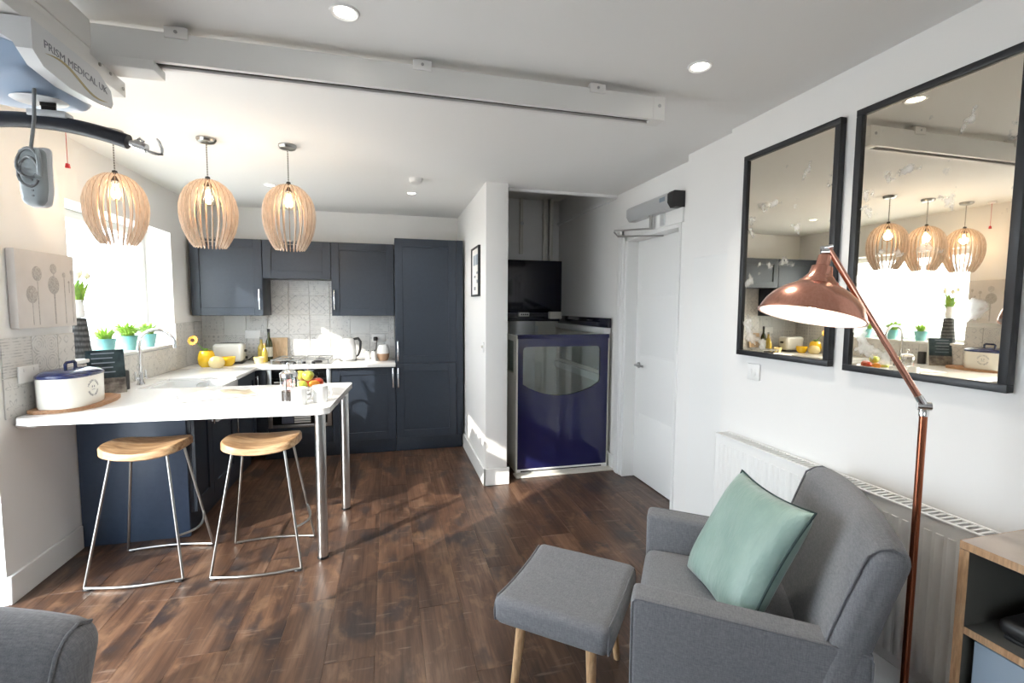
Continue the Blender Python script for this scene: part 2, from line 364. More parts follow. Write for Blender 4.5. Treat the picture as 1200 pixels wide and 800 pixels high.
    def leaf(s, base, ang, length, width, rise=0.8, droop=0.5, n=5):
        b = Vector(base); d = Vector((math.cos(ang), math.sin(ang), 0)); q = Vector((-math.sin(ang), math.cos(ang), 0)); v = []; f = []
        for i in range(n + 1):
            t = i / n; p = b + d * (length * (1 - rise) * t + length * droop * 0.5 * t * t) + Vector((0, 0, length * (rise * t - droop * 0.55 * t * t)))
            w = width * math.sin(PI * min(1, 0.12 + 0.88 * t)) * 0.5 + 0.0004
            v += [p - q * w, p + Vector((0, 0, -w * 0.25)), p + q * w]
        for i in range(n):
            o = i * 3; f += [(o, o + 1, o + 4, o + 3), (o + 1, o + 2, o + 5, o + 4)]
        return s.add(v, f)
    def xf(s, fn): s.v = [tuple(fn(*p)) for p in s.v]; return s
    def mesh(s, name, smooth=True, ang=38):
        me = bpy.data.meshes.new(name); me.from_pydata(s.v, [], s.f)
        m = bmesh.new(); m.from_mesh(me); bmesh.ops.recalc_face_normals(m, faces=m.faces[:]); m.to_mesh(me); m.free()
        if smooth: me.shade_smooth(); me.set_sharp_from_angle(angle=R(ang))
        return me
    def build(s, name, mat, parent=None, smooth=True, ang=38):
        me = s.mesh(name, smooth, ang); me.materials.append(M[mat] if isinstance(mat, str) else mat)
        return link(name, me, parent)
def link(name, data, parent=None):
    o = bpy.data.objects.new(name, data); COL.objects.link(o)
    if parent: o.parent = parent
    return o
def tag(o, label=None, cat=None, group=None, kind=None):
    for k, v in (('label', label), ('category', cat), ('group', group), ('kind', kind)):
        if v: o[k] = v
    return o
def thing(name, label, cat, loc=(0, 0, 0), rz=0, group=None):
    o = link(name, None); o.location = loc; o.rotation_euler = (0, 0, rz); o.empty_display_size = 0.05
    return tag(o, label, cat, group)
def shift(mb, loc): return mb.xf(lambda x, y, z: (x - loc[0], y - loc[1], z - loc[2]))
def box(name, d, mat, parent=None, b=0.0, loc=None, seg=2):
    """box given in world coordinates; loc = the location of the thing it belongs to"""
    m = MB().box(*d, b, seg)
    if loc: shift(m, loc)
    return m.build(name, mat, parent)
def one(name, mb, mat, label, cat, loc=(0, 0, 0), group=None, rz=0):
    """a thing that is a single mesh, its origin at loc; mesh given in world coordinates (rz=0) or local ones"""
    o = mb.build(name, mat); o.location = loc; o.rotation_euler = (0, 0, rz); return tag(o, label, cat, group)
def struct(name, mb, mat, parent=None):
    o = mb.build(name, mat, parent)
    if not parent: o['kind'] = 'structure'
    return o
def copy_tree(o, parent=None):
    c = o.copy(); COL.objects.link(c); c.parent = parent
    for ch in list(o.children): copy_tree(ch, c)
    return c
def text_mesh(txt, size, depth=0.0006):
    cu = bpy.data.curves.new('lettering', 'FONT'); cu.body = txt; cu.size = size; cu.extrude = depth; cu.align_x = 'LEFT'; cu.resolution_u = 2
    o = bpy.data.objects.new('lettering', cu); COL.objects.link(o)
    dg = bpy.context.evaluated_depsgraph_get(); me = bpy.data.meshes.new_from_object(o.evaluated_get(dg))
    v = [p.co[:] for p in me.vertices]; f = [tuple(q.vertices) for q in me.polygons]
    bpy.data.objects.remove(o); bpy.data.curves.remove(cu); bpy.data.meshes.remove(me)
    return MB().add(v, f)
def rrect(x0, x1, y0, y1, r, n=5):
    o = []
    for cx, cy, a0 in ((x1 - r, y1 - r, 0), (x0 + r, y1 - r, 90), (x0 + r, y0 + r, 180), (x1 - r, y0 + r, 270)):
        for i in range(n + 1):
            a = R(a0 + 90 * i / n); o.append((cx + r * math.cos(a), cy + r * math.sin(a)))
    return o

# ================================================================== THE SETTING
XL, XR, XD, YB, ZC, YF = -1.85, 1.863, 1.985, 5.45, 2.49, -2.3
ground = struct('ground', MB().box(-40, 40, -40, 40, -0.4, -0.16), 'ground')
floor = struct('floor', MB().box(-2.13, 2.4, YF, YB, -0.15, -0.006), 'grout')
tag(floor, kind='structure')
floor.data.materials.clear(); floor.data.materials.append(P('dark_subfloor', (0.045, 0.028, 0.02), 0.8))
pw, pl = 0.205, 1.22
col = 0; x = XL - 0.28
while x < 2.16:
    y = YF - ((col * 0.47) % pl)
    while y < YB:
        a, b = max(y, YF) + 0.0004, min(y + pl, YB) - 0.0004
        x1 = min(x + pw, 2.2) - 0.0005
        if b - a > 0.03 and x1 - x > 0.03:
            cx, cy = (x + x1) / 2, (a + b) / 2
            pk = MB().box(x - cx, x1 - cx, a - cy, b - cy, -0.006, 0, 0.0008, 1).build('plank', 'plank', floor, smooth=False)
            pk.location = (cx, cy, random.uniform(-0.0003, 0.0))
        y += pl
    x += pw; col += 1

wl = MB()
for d in ((2.8, 3.42, 0, 2.6), (4.82, YB + .25, 0, 2.6), (3.42, 4.82, 0, 1.13), (3.42, 4.82, 2.12, 2.6), (1.15, 2.8, 2.12, 2.6), (YF, 1.15, 0, 2.6)):
    wl.box(-2.13, XL, d[0], d[1], d[2], d[3])
wall_left = struct('wall_left', wl, 'wall')
wall_back = struct('wall_back', MB().box(-2.13, 2.4, YB, YB + .25, 0, 3.0), 'wall')
wall_rear = struct('wall_rear', MB().box(-2.13, -1.6, YF - .2, YF, 0, 2.6).box(-0.3, 2.4, YF - .2, YF, 0, 2.6).box(-1.6, -0.3, YF - .2, YF, 0, 1.05).box(-1.6, -0.3, YF - .2, YF, 2.12, 2.6), 'wall')
wr = MB().box(XR, 2.4, YF, 2.33, 0, 2.6).box(1.9, 2.4, 2.33, 2.78, 0, 2.6).box(XD, 2.4, 2.78, 2.97, 0, 2.6).box(XD, 2.4, 3.74, YB, 0, 3.0).box(XD, 2.4, 2.97, 3.74, 2.075, 2.6).box(2.3, 2.4, 2.97, 3.74, 0, 2.075)
wall_right = struct('wall_right', wr, 'wall')
wall_partition = struct('wall_partition', MB().box(0.76, 0.945, 3.80, YB, 0, 3.0, 0.004, 2), 'wall')
ce = MB().box(-2.13, 2.4, YF, 3.97, ZC, 2.62).box(-2.13, 0.945, 3.97, YB, ZC, 2.62)
ceiling = struct('ceiling', ce, 'ceil')
struct('ceiling_shaft', MB().box(0.945, XD, 3.97, YB, 2.75, 2.85).box(0.945, XD, 3.93, 3.97, 2.62, 2.85), 'cream')
def baseboard(name, d): return struct(name, MB().box(*d, 0.004, 1), 'gloss')
baseboard('baseboard_left', (XL, XL + .018, 2.8, 3.375, 0, .145))
baseboard('baseboard_partition', (0.742, 0.76, 3.782, 4.93, 0, .145)); baseboard('baseboard_partition_end', (0.742, 0.963, 3.782, 3.80, 0, .145))
baseboard('baseboard_alcove', (XD - .018, XD, 3.885, 5.4, 0, .145)); baseboard('baseboard_right', (XR - .018, XR, YF, 2.33, 0, .145))

# ---- kitchen window
w1 = thing('window_1', None, None, (-2.0, 4.12, 1.13)); w1['kind'] = 'structure'; L = (-2.0, 4.12, 1.13)
fr = MB()
for d in ((3.42, 3.475, 1.13, 2.12), (4.765, 4.82, 1.13, 2.12), (3.475, 4.765, 1.13, 1.185), (3.475, 4.765, 2.065, 2.12)): fr.box(-2.11, -2.05, *d, 0.004, 1)
shift(fr, L).build('window_frame', 'plastic', w1)
box('pane', (-2.082, -2.078, 3.475, 4.765, 1.185, 2.065), 'glass', w1, loc=L)
box('window_sill', (-2.05, -1.832, 3.423, 4.817, 1.13, 1.152), 'gloss', w1, 0.005, L)
# ---- garden door beside the kitchen (left wall, beyond the frame)
w2 = thing('window_2', None, None, (-2.08, 1.97, 0)); w2['kind'] = 'structure'; L = (-2.08, 1.97, 0)
fr = MB()
for d in ((1.15, 1.21, 0, 2.12), (2.74, 2.80, 0, 2.12), (1.21, 2.74, 2.05, 2.12), (1.21, 2.74, 0, 0.05)): fr.box(-2.11, -2.05, *d, 0.004, 1)
shift(fr, L).build('window_frame', 'plastic', w2)
box('pane', (-2.082, -2.078, 1.21, 2.74, 0.05, 2.05), 'glass', w2, loc=L)

# ---- living-room window behind the camera
w3 = thing('window_3', None, None, (-0.2, YF - .15, 0.85)); w3['kind'] = 'structure'; L = (-0.2, YF - .15, 0.85)
fr = MB()
for d in ((-1.6, -1.54, 1.05, 2.12), (-.36, -.3, 1.05, 2.12), (-1.54, -.36, 1.05, 1.11), (-1.54, -.36, 2.06, 2.12), (-.98, -.92, 1.11, 2.06)): fr.box(d[0], d[1], YF - .18, YF - .12, d[2], d[3], 0.004, 1)
shift(fr, L).build('window_frame', 'plastic', w3)
for xa, xb in ((-1.54, -.98), (-.92, -.36)): box('pane', (xa, xb, YF - .152, YF - .148, 1.11, 2.06), 'glass', w3, loc=L)
box('window_sill', (-1.62, -.28, YF - .12, YF + .03, 1.05, 1.072), 'gloss', w3, 0.005, L)
# ---- splashback tiles (each a part of the wall behind it)
tile_meshes = {}
def tile(parent, axis, a0, a1, z0, z1, face):
    """axis 'x': on the back wall, face = y of the wall; axis 'y': on the left wall, face = x"""
    w, h = round(a1 - a0 - .003, 4), round(z1 - z0 - .003, 4); key = (w, h)
    if key not in tile_meshes: 
        me = MB().box(-w / 2, w / 2, -0.004, 0.004, -h / 2, h / 2, 0.0015, 1).mesh('tile', False); me.materials.append(TILES[0]); tile_meshes[key] = me
    o = link('tile', tile_meshes[key], parent); o.material_slots[0].link = 'OBJECT'; o.material_slots[0].material = random.choice(TILES)
    if axis == 'x': o.location = ((a0 + a1) / 2, face - 0.004, (z0 + z1) / 2)
    else: o.location = (face + 0.004, (a0 + a1) / 2, (z0 + z1) / 2); o.rotation_euler = (0, 0, PI / 2)
def tiling(parent, axis, a0, a1, z0, z1, face, start, zs):
    a = start
    while a < a1 - .01:
        z = zs
        while z < z1 - .01:
            b0, b1, c0, c1 = max(a, a0), min(a + .205, a1), max(z, z0), min(z + .205, z1)
            if b1 - b0 > .02 and c1 - c0 > .015: tile(parent, axis, b0, b1, c0, c1, face)
            z += .205
        a += .205
tiling(wall_back, 'x', XL + .01, 0.05, 0.92, 1.395, YB, -1.85, 0.985 - .205)
tiling(wall_back, 'x', -1.19, -0.56, 1.395, 1.76, YB, -1.235, 1.395)
tiling(wall_left, 'y', 2.86, 3.42, 0.92, 1.325, XL, 2.86, 0.92)
tiling(wall_left, 'y', 3.42, 4.82, 0.92, 1.13, XL, 3.42, 0.92)
tiling(wall_left, 'y', 4.82, YB - .01, 0.92, 1.33, XL, 4.82, 0.92)

# ---- white door, casing and access panel
dr = thing('door_1', None, None, (2.10, 3.355, 0)); dr['kind'] = 'structure'; L = (2.10, 3.355, 0)
box('leaf', (2.085, 2.125, 2.985, 3.725, 0.008, 2.06), 'gloss', dr, 0.002, L)
for z0, z1 in ((0.10, 0.58), (0.60, 1.08), (1.10, 1.58), (1.60, 1.98)): box('panel', (2.0835, 2.086, 3.06, 3.65, z0, z1), 'gloss', dr, 0.001, L)
hd = MB().cyl((2.085, 3.665, 1.0), (2.045, 3.665, 1.0), 0.011).tube([(2.045, 3.668, 1.0), (2.042, 3.63, 1.0), (2.045, 3.54, 1.003)], 0.0095).cyl((2.085, 3.665, 1.0), (2.078, 3.665, 1.0), 0.026, n=20)
shift(hd, L).build('door_handle', 'steelw', dr)
dc = MB().box(1.968, 1.99, 3.765, 3.885, 0, 2.16, 0.006, 2).box(1.968, 1.99, 2.93, 3.885, 2.09, 2.20, 0.006, 2).box(1.975, 2.13, 3.725, 3.765, 0, 2.09, 0.003, 1).box(1.975, 2.13, 2.97, 3.765, 2.06, 2.09, 0.003, 1).box(1.96, 1.972, 3.80, 3.85, 0, 2.16, 0.004, 1).box(1.975, 2.13, 2.955, 2.985, 0, 2.09, 0.003, 1)
struct('trim_1', dc, 'gloss')
one('access_panel', shift(MB().box(1.893, 1.8995, 2.345, 2.68, 0.16, 1.815, 0.002, 1), (1.896, 2.5, .16)), 'gloss', 'flush white access panel in the wall between door and radiator', 'access panel', (1.896, 2.5, .16))
# alcove edge strip at the ceiling opening
ts = thing('trim_2', None, None, (1.46, 3.96, ZC)); ts['kind'] = 'structure'; L = (1.46, 3.96, ZC)
box('edge_strip', (0.955, 2.06, 3.935, 3.972, 2.468, 2.502), 'gloss', ts, 0.003, L)
for xx in (0.96, 2.045): box('end_cap', (xx, xx + .022, 3.925, 3.936, 2.470, 2.495), 'cable', ts, 0.002, L)
box('side_strip', (1.955, 1.984, 3.972, YB - .002, 2.462, 2.492), 'gloss', ts, 0.003, L)

# ================================================================== KITCHEN UNITS
def shaker(parent, L, axis, a0, a1, z0, z1, face, sgn, rail=0.075, name='door'):
    """shaker door: axis 'x' lies in an x-z plane at y=face, 'y' in a y-z plane at x=face; sgn = outward direction"""
    t = 0.02
    def bx(p0, p1, q0, q1, d0, d1, b=0.0015):
        f0, f1 = sorted((face + sgn * d0, face + sgn * d1))
        return (p0, p1, f0, f1, q0, q1) if axis == 'x' else (f0, f1, p0, p1, q0, q1)
    m = MB()
    for p in ((a0, a0 + rail, z0, z1), (a1 - rail, a1, z0, z1), (a0 + rail, a1 - rail, z0, z0 + rail), (a0 + rail, a1 - rail, z1 - rail, z1)):
        m.box(*bx(*p, -t, 0), 0.0015, 1)
    d = shift(m, L).build(name, 'navy', parent)
    box('door_panel', bx(a0 + rail - .001, a1 - rail + .001, z0 + rail - .001, z1 - rail + .001, -t, -0.011), 'navy', d, 0, L)
    return d
def bar_handle(door, L, x, y, z0, z1, out=(0, -1)):
    ox, oy = out; m = MB().box(x - .006 + ox * .028, x + .006 + ox * .028, y - .006 + oy * .028, y + .006 + oy * .028, z0, z1, 0.003, 2)
    for z in (z0 + .012, z1 - .012): m.cyl((x, y, z), (x + ox * .028, y + oy * .028, z), 0.0045, n=8)
    shift(m, L).build('handle', 'chrome', door)
YU, YD = 5.11, 4.885
def wall_unit(label, x0, x1, z0, z1, hx=None):
    L = (x0, YB - .01, z0); t = thing('wall_cabinet', label, 'cabinet', L, group='kitchen wall cabinets')
    box('carcass', (x0, x1, YU + .021, YB - .01, z0, z1), 'navy', t, 0.002, L)
    d = shaker(t, L, 'x', x0 + .002, x1 - .002, z0 + .002, z1 - .002, YU, -1)
    if hx: bar_handle(d, L, hx, YU, z0 + .06, z0 + .26)
wall_unit('navy shaker wall cabinet in the window corner above the toaster', -1.815, -1.195, 1.39, 2.13, -1.222)
wall_unit('short navy cabinet over the hob between two taller wall cabinets', -1.193, -0.567, 1.755, 2.13)
wall_unit('navy shaker wall cabinet next to the tall unit, above the kettle', -0.565, 0.05, 1.39, 2.13, -0.537)
# tall unit
L = (0.055, YB - .01, 0); t = thing('tall_cabinet', 'full-height navy cabinet with two shaker doors beside the partition wall', 'cabinet', L)
box('carcass', (0.055, 0.668, YD + .021, YB - .01, 0.15, 2.165), 'navy', t, 0.002, L)
box('plinth', (0.055, 0.738, 4.945, 4.965, 0, 0.149), 'navy', t, 0.001, L)
box('filler_panel', (0.669, 0.738, YD + .004, YD + .03, 0.15, 2.165), 'navy', t, 0.001, L)
d = shaker(t, L, 'x', 0.057, 0.666, 0.915, 2.163, YD, -1); bar_handle(d, L, 0.078, YD, 0.945, 1.145)
d = shaker(t, L, 'x', 0.057, 0.666, 0.152, 0.911, YD, -1); bar_handle(d, L, 0.078, YD, 0.675, 0.875)
# base unit right of the oven
L = (-0.55, YB - .01, 0); t = thing('base_cabinet', 'navy base cabinet between the oven and the tall unit', 'cabinet', L, group='kitchen base cabinets')
box('carcass', (-0.555, 0.052, YD + .021, YB - .01, 0.15, 0.885), 'navy', t, 0.002, L)
box('plinth', (-1.18, 0.052, 4.945, 4.965, 0, 0.149), 'navy', t, 0.001, L)
d = shaker(t, L, 'x', -0.553, 0.050, 0.152, 0.883, YD, -1); bar_handle(d, L, 0.027, YD, 0.675, 0.875)
# corner unit
L = (-1.80, YB - .01, 0); t = thing('base_cabinet', 'navy corner base cabinet below the toaster and yellow vase', 'cabinet', L, group='kitchen base cabinets')
box('carcass', (-1.84, -1.135, YD + .021, YB - .01, 0.15, 0.885), 'navy', t, 0.002, L)
box('filler_panel', (-1.215, -1.135, YD, YD + .02, 0.152, 0.883), 'navy', t, 0.001, L)
# left-run units (fronts face +x)
XF = -1.225
def run_unit(label, y0, y1, ztop, end=False):
    L = (XL + .01, y0, 0); t = thing('base_cabinet', label, 'cabinet', L, group='kitchen base cabinets')
    box('carcass', (XL + .01, XF - .021, y0, y1, 0.15, ztop), 'navy', t, 0.001, L)
    box('plinth', (-1.30, -1.285, y0, y1, 0, 0.149), 'navy', t, 0, L)
    d = shaker(t, L, 'y', y0 + .002, y1 - .002, 0.152, ztop - .003, XF, 1)
    bar_handle(d, L, XF, y1 - .035, ztop - .22, ztop - .05, (1, 0))
    if end: box('end_panel', (XL + .005, XF - .04, y0 - .022, y0, 0.0, 0.885), 'navye', t, 0.001, L)
M['navye'] = noisy('slate_blue_end_panel', (0.040, 0.060, 0.100), (0.046, 0.068, 0.112), 30, 0.4)
run_unit('navy base cabinet with plain blue end panel under the breakfast bar', 3.41, 3.72, 0.885, True)
run_unit('navy sink cabinet beneath the white ceramic sink', 3.722, 4.235, 0.66)
run_unit('narrow navy base cabinet between the sink and the corner', 4.237, 4.86, 0.885)

# ---- worktops
L = (-1.84, YB - .01, 0.888)
mw = MB().box(XL + .003, 0.052, 4.84, YB - .01, 0.888, 0.92, 0.004, 2).box(XL + .003, -1.2, 4.215, 4.839, 0.888, 0.92, 0.004, 2).box(XL + .003, -1.675, 3.712, 4.2145, 0.888, 0.92, 0.002, 1)
one('kitchen_worktop', shift(mw, L), 'quartz', 'white quartz worktop running from the sink round to the tall unit', 'worktop', L)
L = (-1.1, 3.26, 0)
bb = thing('breakfast_bar', 'white peninsula breakfast bar on two steel legs', 'breakfast bar', L)
pts = [(XL + .0095, 3.709), (XL + .0095, 2.93), (XL + .03, 2.885), (XL + .09, 2.862), (-0.40, 2.80), (-0.36, 2.805), (-0.335, 2.83), (-0.275, 3.68), (-0.285, 3.703), (-0.31, 3.709)]
top = MB().prism(pts, 2, 0.886, 0.922); shift(top, L).build('top', 'quartz', bb)
for lx, ly in ((-0.40, 2.915), (-0.327, 3.60)):
    leg = MB().cyl((lx, ly, 0.012), (lx, ly, 0.886), 0.030, n=24); lg = shift(leg, L).build('leg', 'steelp', bb) if 'steelp' in M else shift(leg, L).build('leg', 'steel', bb)
    shift(MB().lathe([(0.0, 0), (0.033, 0), (0.034, 0.006), (0.031, 0.013)], (lx, ly, 0), 24), L).build('foot', 'black', lg)
brk = MB().prism([(2.90, 0.886), (3.10, 0.886), (3.06, 0.862), (2.99, 0.848), (2.93, 0.862)], 0, XL + .0095, XL + .09)
shift(brk, L).build('bracket', 'gloss', bb)

# ---- ceramic sink
L = (-1.44, 3.96, 0.67); sk = thing('ceramic_sink', 'white ceramic farmhouse sink set into the worktop by the window', 'sink', L)
out = rrect(-1.672, -1.185, 3.725, 4.21, 0.012, 3); inn = rrect(-1.645, -1.212, 3.752, 4.183, 0.03, 3)
sm = MB().ring(out, inn, 2, 0.69, 0.905).prism(out, 2, 0.67, 0.69); shift(sm, L).build('basin', 'ceramic', sk)
shift(MB().lathe([(0, 0), (0.035, 0), (0.04, 0.003), (0.0, 0.004)], (-1.43, 3.97, 0.69), 20), L).build('drain', 'chrome', sk)
ov = MB().lathe([(0.0, 0), (0.03, 0), (0.036, 0.003), (0.02, 0.004), (0, 0.002)], (0, 0, 0), 20).xf(lambda x, y, z: (-1.43 + x * 1.2, 4.183 - z, 0.865 + y * 0.5)); shift(ov, L).build('overflow', 'chrome', sk)
# ---- mixer tap
L = (-1.735, 3.93, 0.92); tp = thing('kitchen_tap', 'chrome swan-neck mixer tap behind the sink', 'tap', L)
shift(MB().lathe([(0.0, 0), (0.026, 0), (0.026, 0.012), (0.02, 0.02), (0.019, 0.07), (0.013, 0.085)], L, 20), L).build('body', 'chrome', tp)
pth = [(0, 0, 0.06), (0, 0, 0.285)] + [(.11 - .11 * math.cos(a), .01 * a / PI, .285 + .11 * math.sin(a)) for a in [PI * k / 14 for k in range(1, 15)]] + [(.22, .01, .262)]
MB().tube(pth, 0.0115, 12).build('spout', 'chrome', tp)
for s in (-1, 1):
    MB().cyl((0, 0, 0.05), (s * .012, s * .045, 0.05), 0.009, n=10).cyl((s * .012, s * .045, 0.035), (s * .012, s * .045, 0.10), 0.009, 0.006, n=10).build('lever', 'chrome', tp)

# ---- oven
L = (-0.845, 5.1, 0); ov = thing('oven', 'built-in stainless and black glass oven under the hob', 'oven', L)
box('body', (-1.132, -0.558, YD + .012, 5.40, 0.15, 0.885), 'black', ov, 0.001, L)
box('plinth_panel', (-1.132, -0.558, YD, YD + .011, 0.152, 0.315), 'navy', ov, 0.001, L)
for x0 in (-1.13, -0.60): box('side_trim', (x0, x0 + .038, YD - .006, YD + .011, 0.318, 0.883), 'steel', ov, 0.002, L)
box('control_panel', (-1.09, -0.602, YD - .004, YD + .011, 0.80, 0.883), 'bglass', ov, 0.002, L)
d = box('door', (-1.09, -0.602, YD - .014, YD + .011, 0.35, 0.795), 'bglass', ov, 0.003, L)
h = MB().cyl((-1.06, YD - .05, 0.765), (-0.63, YD - .05, 0.765), 0.009, n=12)
for xx in (-1.04, -0.65): h.cyl((xx, YD - .05, 0.765), (xx, YD - .012, 0.765), 0.007, n=8)
shift(h, L).build('handle', 'steel', d)
box('bottom_trim', (-1.09, -0.602, YD - .006, YD + .011, 0.318, 0.347), 'steel', ov, 0.002, L)
def towel(label, x0, x1, zb, mat):
    yb = YD - .05; m = MB(); pts = [(yb - .0125, zb), (yb - .0125, 0.765), (yb - .009, 0.775), (yb, 0.779), (yb + .009, 0.775), (yb + .0125, 0.765), (yb + .0125, zb + .15)]
    pin = [(yb + .0095, zb + .15), (yb + .0095, 0.765), (yb + .006, 0.773), (yb, 0.776), (yb - .006, 0.773), (yb - .0095, 0.765), (yb - .0095, zb)]
    m.prism(pts + pin, 0, x0, x1); L = ((x0 + x1) / 2, yb, 0.77); return one('tea_towel', shift(m, L), mat, label, 'towel', L, 'tea towels on the oven handle')
towel('plain navy tea towel hanging over the oven handle', -1.0, -0.895, 0.37, 'clothn'); towel('grey and white striped tea towel hanging over the oven handle', -0.89, -0.745, 0.375, 'towel')

# ---- gas hob
L = (-0.85, 5.13, 0.92); hb = thing('gas_hob', 'steel gas hob with four burners on the white worktop', 'hob', L)
box('hob_plate', (-1.13, -0.56, 4.905, 5.36, 0.92, 0.93), 'steel', hb, 0.003, L)
for bx_, by in ((-1.0, 5.03), (-0.70, 5.03), (-1.0, 5.25), (-0.70, 5.25)):
    bu = shift(MB().lathe([(0.0, 0), (0.045, 0), (0.045, 0.012), (0.03, 0.018), (0, 0.018)], (bx_, by, 0.93), 20), L).build('burner', 'iron', hb)
for x0, x1 in ((-1.115, -0.855), (-0.845, -0.585)):
    g = MB()
    for yy in (4.965, 5.14, 5.335): g.box(x0, x1, yy - .006, yy + .006, 0.958, 0.97, 0.002, 1)
    for xx in (x0 + .006, (x0 + x1) / 2, x1 - .006): g.box(xx - .006, xx + .006, 4.965, 5.335, 0.956, 0.968, 0.002, 1)
    for xx in (x0 + .008, x1 - .008):
        for yy in (4.97, 5.33): g.box(xx - .006, xx + .006, yy - .006, yy + .006, 0.93, 0.958)
    shift(g, L).build('pan_support', 'steelw', hb)
for k in range(4): shift(MB().lathe([(0, 0), (0.017, 0), (0.015, 0.02), (0, 0.02)], (-0.98 + k * 0.085, 4.932, 0.93), 14), L).build('knob', 'black', hb)

# ================================================================== WORKTOP OBJECTS
def pot_profile(r0, r1, h, t=0.006): return [(0, 0), (r0, 0), (r1, h), (r1 - t, h), (r0 - t, t), (0, t)]
# toaster
L = (-1.53, 5.20, 0.92); to = thing('toaster', 'cream two-slot toaster in the worktop corner', 'toaster', L, R(4))
MB().soft(0.26, 0.17, 0.185, 0.035, 3, 5, lambda x, y, z: (x * (1 + 0.07 * (z / .185)), y, z), (0, 0, 0.107)).build('shell', 'toast', to)
MB().box(-.125, .125, -.08, .08, 0.0, 0.02, 0.006, 2).build('base', 'black', to)
for yy in (-.03, .03): MB().box(-.085, .085, yy - .011, yy + .011, 0.188, 0.202, 0.002, 1).build('slot', 'black', to)
MB().box(.130, .15, -.02, .02, 0.11, 0.135, 0.004, 2).cyl((0.13, 0.04, 0.05), (0.148, 0.04, 0.05), 0.014, n=14).build('lever', 'black', to)
MB().tube([(.13, .05, .02), (.19, .02, .03), (.20, .05, .06), (.18, .10, .05), (.14, .12, .015)], 0.004, 6).build('power_cord', 'black', to)
# sunflower vase and yellow pots
L = (-1.645, 4.93, 0.92); va = thing('flower_vase', 'yellow round vase holding one sunflower', 'vase', L)
MB().lathe([(0, 0), (0.045, 0), (0.066, 0.03), (0.072, 0.075), (0.063, 0.125), (0.050, 0.15), (0.046, 0.148), (0.058, 0.12), (0.064, 0.075), (0.04, 0.01), (0, 0.008)], n=28).build('vase', 'yellow', va)
L2 = (-1.645, 4.93, 1.02); sf = thing('sunflower', 'single sunflower leaning out of the yellow vase', 'flower', L2)
MB().tube([(0, 0, 0), (-.02, 0, .06), (-.06, -.02, .12), (-.085, -.03, .145)], 0.004, 6).build('stem', 'stem', sf)
nrm = Vector((-0.15, -0.93, 0.3)).normalized(); ta = nrm.orthogonal().normalized(); tb = nrm.cross(ta); cc = Vector((-.092, -.04, .15))
for k in range(14):
    a = 2 * PI * k / 14; d_ = ta * math.cos(a) + tb * math.sin(a); q = ta * -math.sin(a) + tb * math.cos(a)
    pts = [cc + d_ * .012, cc + d_ * .032 + q * .0095 + nrm * .006, cc + d_ * .05 + nrm * .002, cc + d_ * .032 - q * .0095 + nrm * .006]
    MB().add(pts, [(0, 1, 2, 3)]).build('petal', 'petal', sf)
MB().add([cc + nrm * .008 + (ta * math.cos(a) + tb * math.sin(a)) * .017 for a in [2 * PI * k / 16 for k in range(16)]] + [cc + nrm * .014], [(k, (k + 1) % 16, 16) for k in range(16)]).build('flower_heart', 'seedh', sf)
for a in (0.2, 2.2, 3.4): MB().leaf((0, 0, 0.05), a, 0.075, 0.045, 0.6, 0.6).build('leaf', 'leaf', sf)
one('round_pot', MB().lathe([(0, 0), (0.04, 0), (0.062, 0.025), (0.066, 0.055), (0.052, 0.088), (0.03, 0.102), (0, 0.106)], n=28), 'peach', 'small pale yellow round pot in front of the yellow vase', 'pot', (-1.535, 4.84, 0.92), 'yellow pots by the toaster')
one('round_pot', MB().lathe([(0, 0), (0.035, 0), (0.058, 0.03), (0.066, 0.085), (0.061, 0.085), (0.05, 0.035), (0, 0.012)], n=28), 'yellow', 'bright yellow open bowl between the vase and the toaster', 'pot', (-1.485, 4.98, 0.92), 'yellow pots by the toaster')
# oil bottles, jug, small board
def bottle(label, loc, h, r, mat, cap, lab=True):
    b = thing('oil_bottle', label, 'bottle', loc, 0, 'bottles beside the hob')
    MB().lathe([(0, 0), (r, 0), (r, h * .52), (r * .85, h * .62), (r * .38, h * .74), (r * .34, h * .93), (0, h * .93)], n=20).build('glass_body', mat, b)
    MB().lathe([(r * .4, h * .90), (r * .42, h), (0, h)], n=14).build('cap', cap, b)
    if lab: MB().lathe([(r * 1.01, h * .14), (r * 1.01, h * .44)], n=20).build('paper_label', 'labelp', b)
bottle('tall dark green oil bottle with black cap by the hob', (-1.205, 5.33, 0.92), 0.33, 0.034, 'olive', 'black')
bottle('clear bottle of golden oil beside the dark green bottle', (-1.275, 5.32, 0.92), 0.25, 0.033, 'oil', 'steelw', False)
bottle('small bottle of golden oil with a cork in front of the chopping board', (-1.225, 5.24, 0.92), 0.19, 0.026, 'oil', 'twood', False)
jg = one('small_dish', MB().lathe(pot_profile(0.032, 0.05, 0.062), n=24), 'peach', 'small cream dish in front of the oil bottles', 'dish', (-1.255, 5.13, 0.92))
cb = MB().box(-.085, .085, -.009, .009, 0, 0.235, 0.006, 2); o = one('chopping_board', cb, 'twood', 'light wooden chopping board leaning on the tiles behind the bottles', 'chopping board', (-1.13, 5.395, 0.921)); o.rotation_euler = (R(-7), 0, 0)
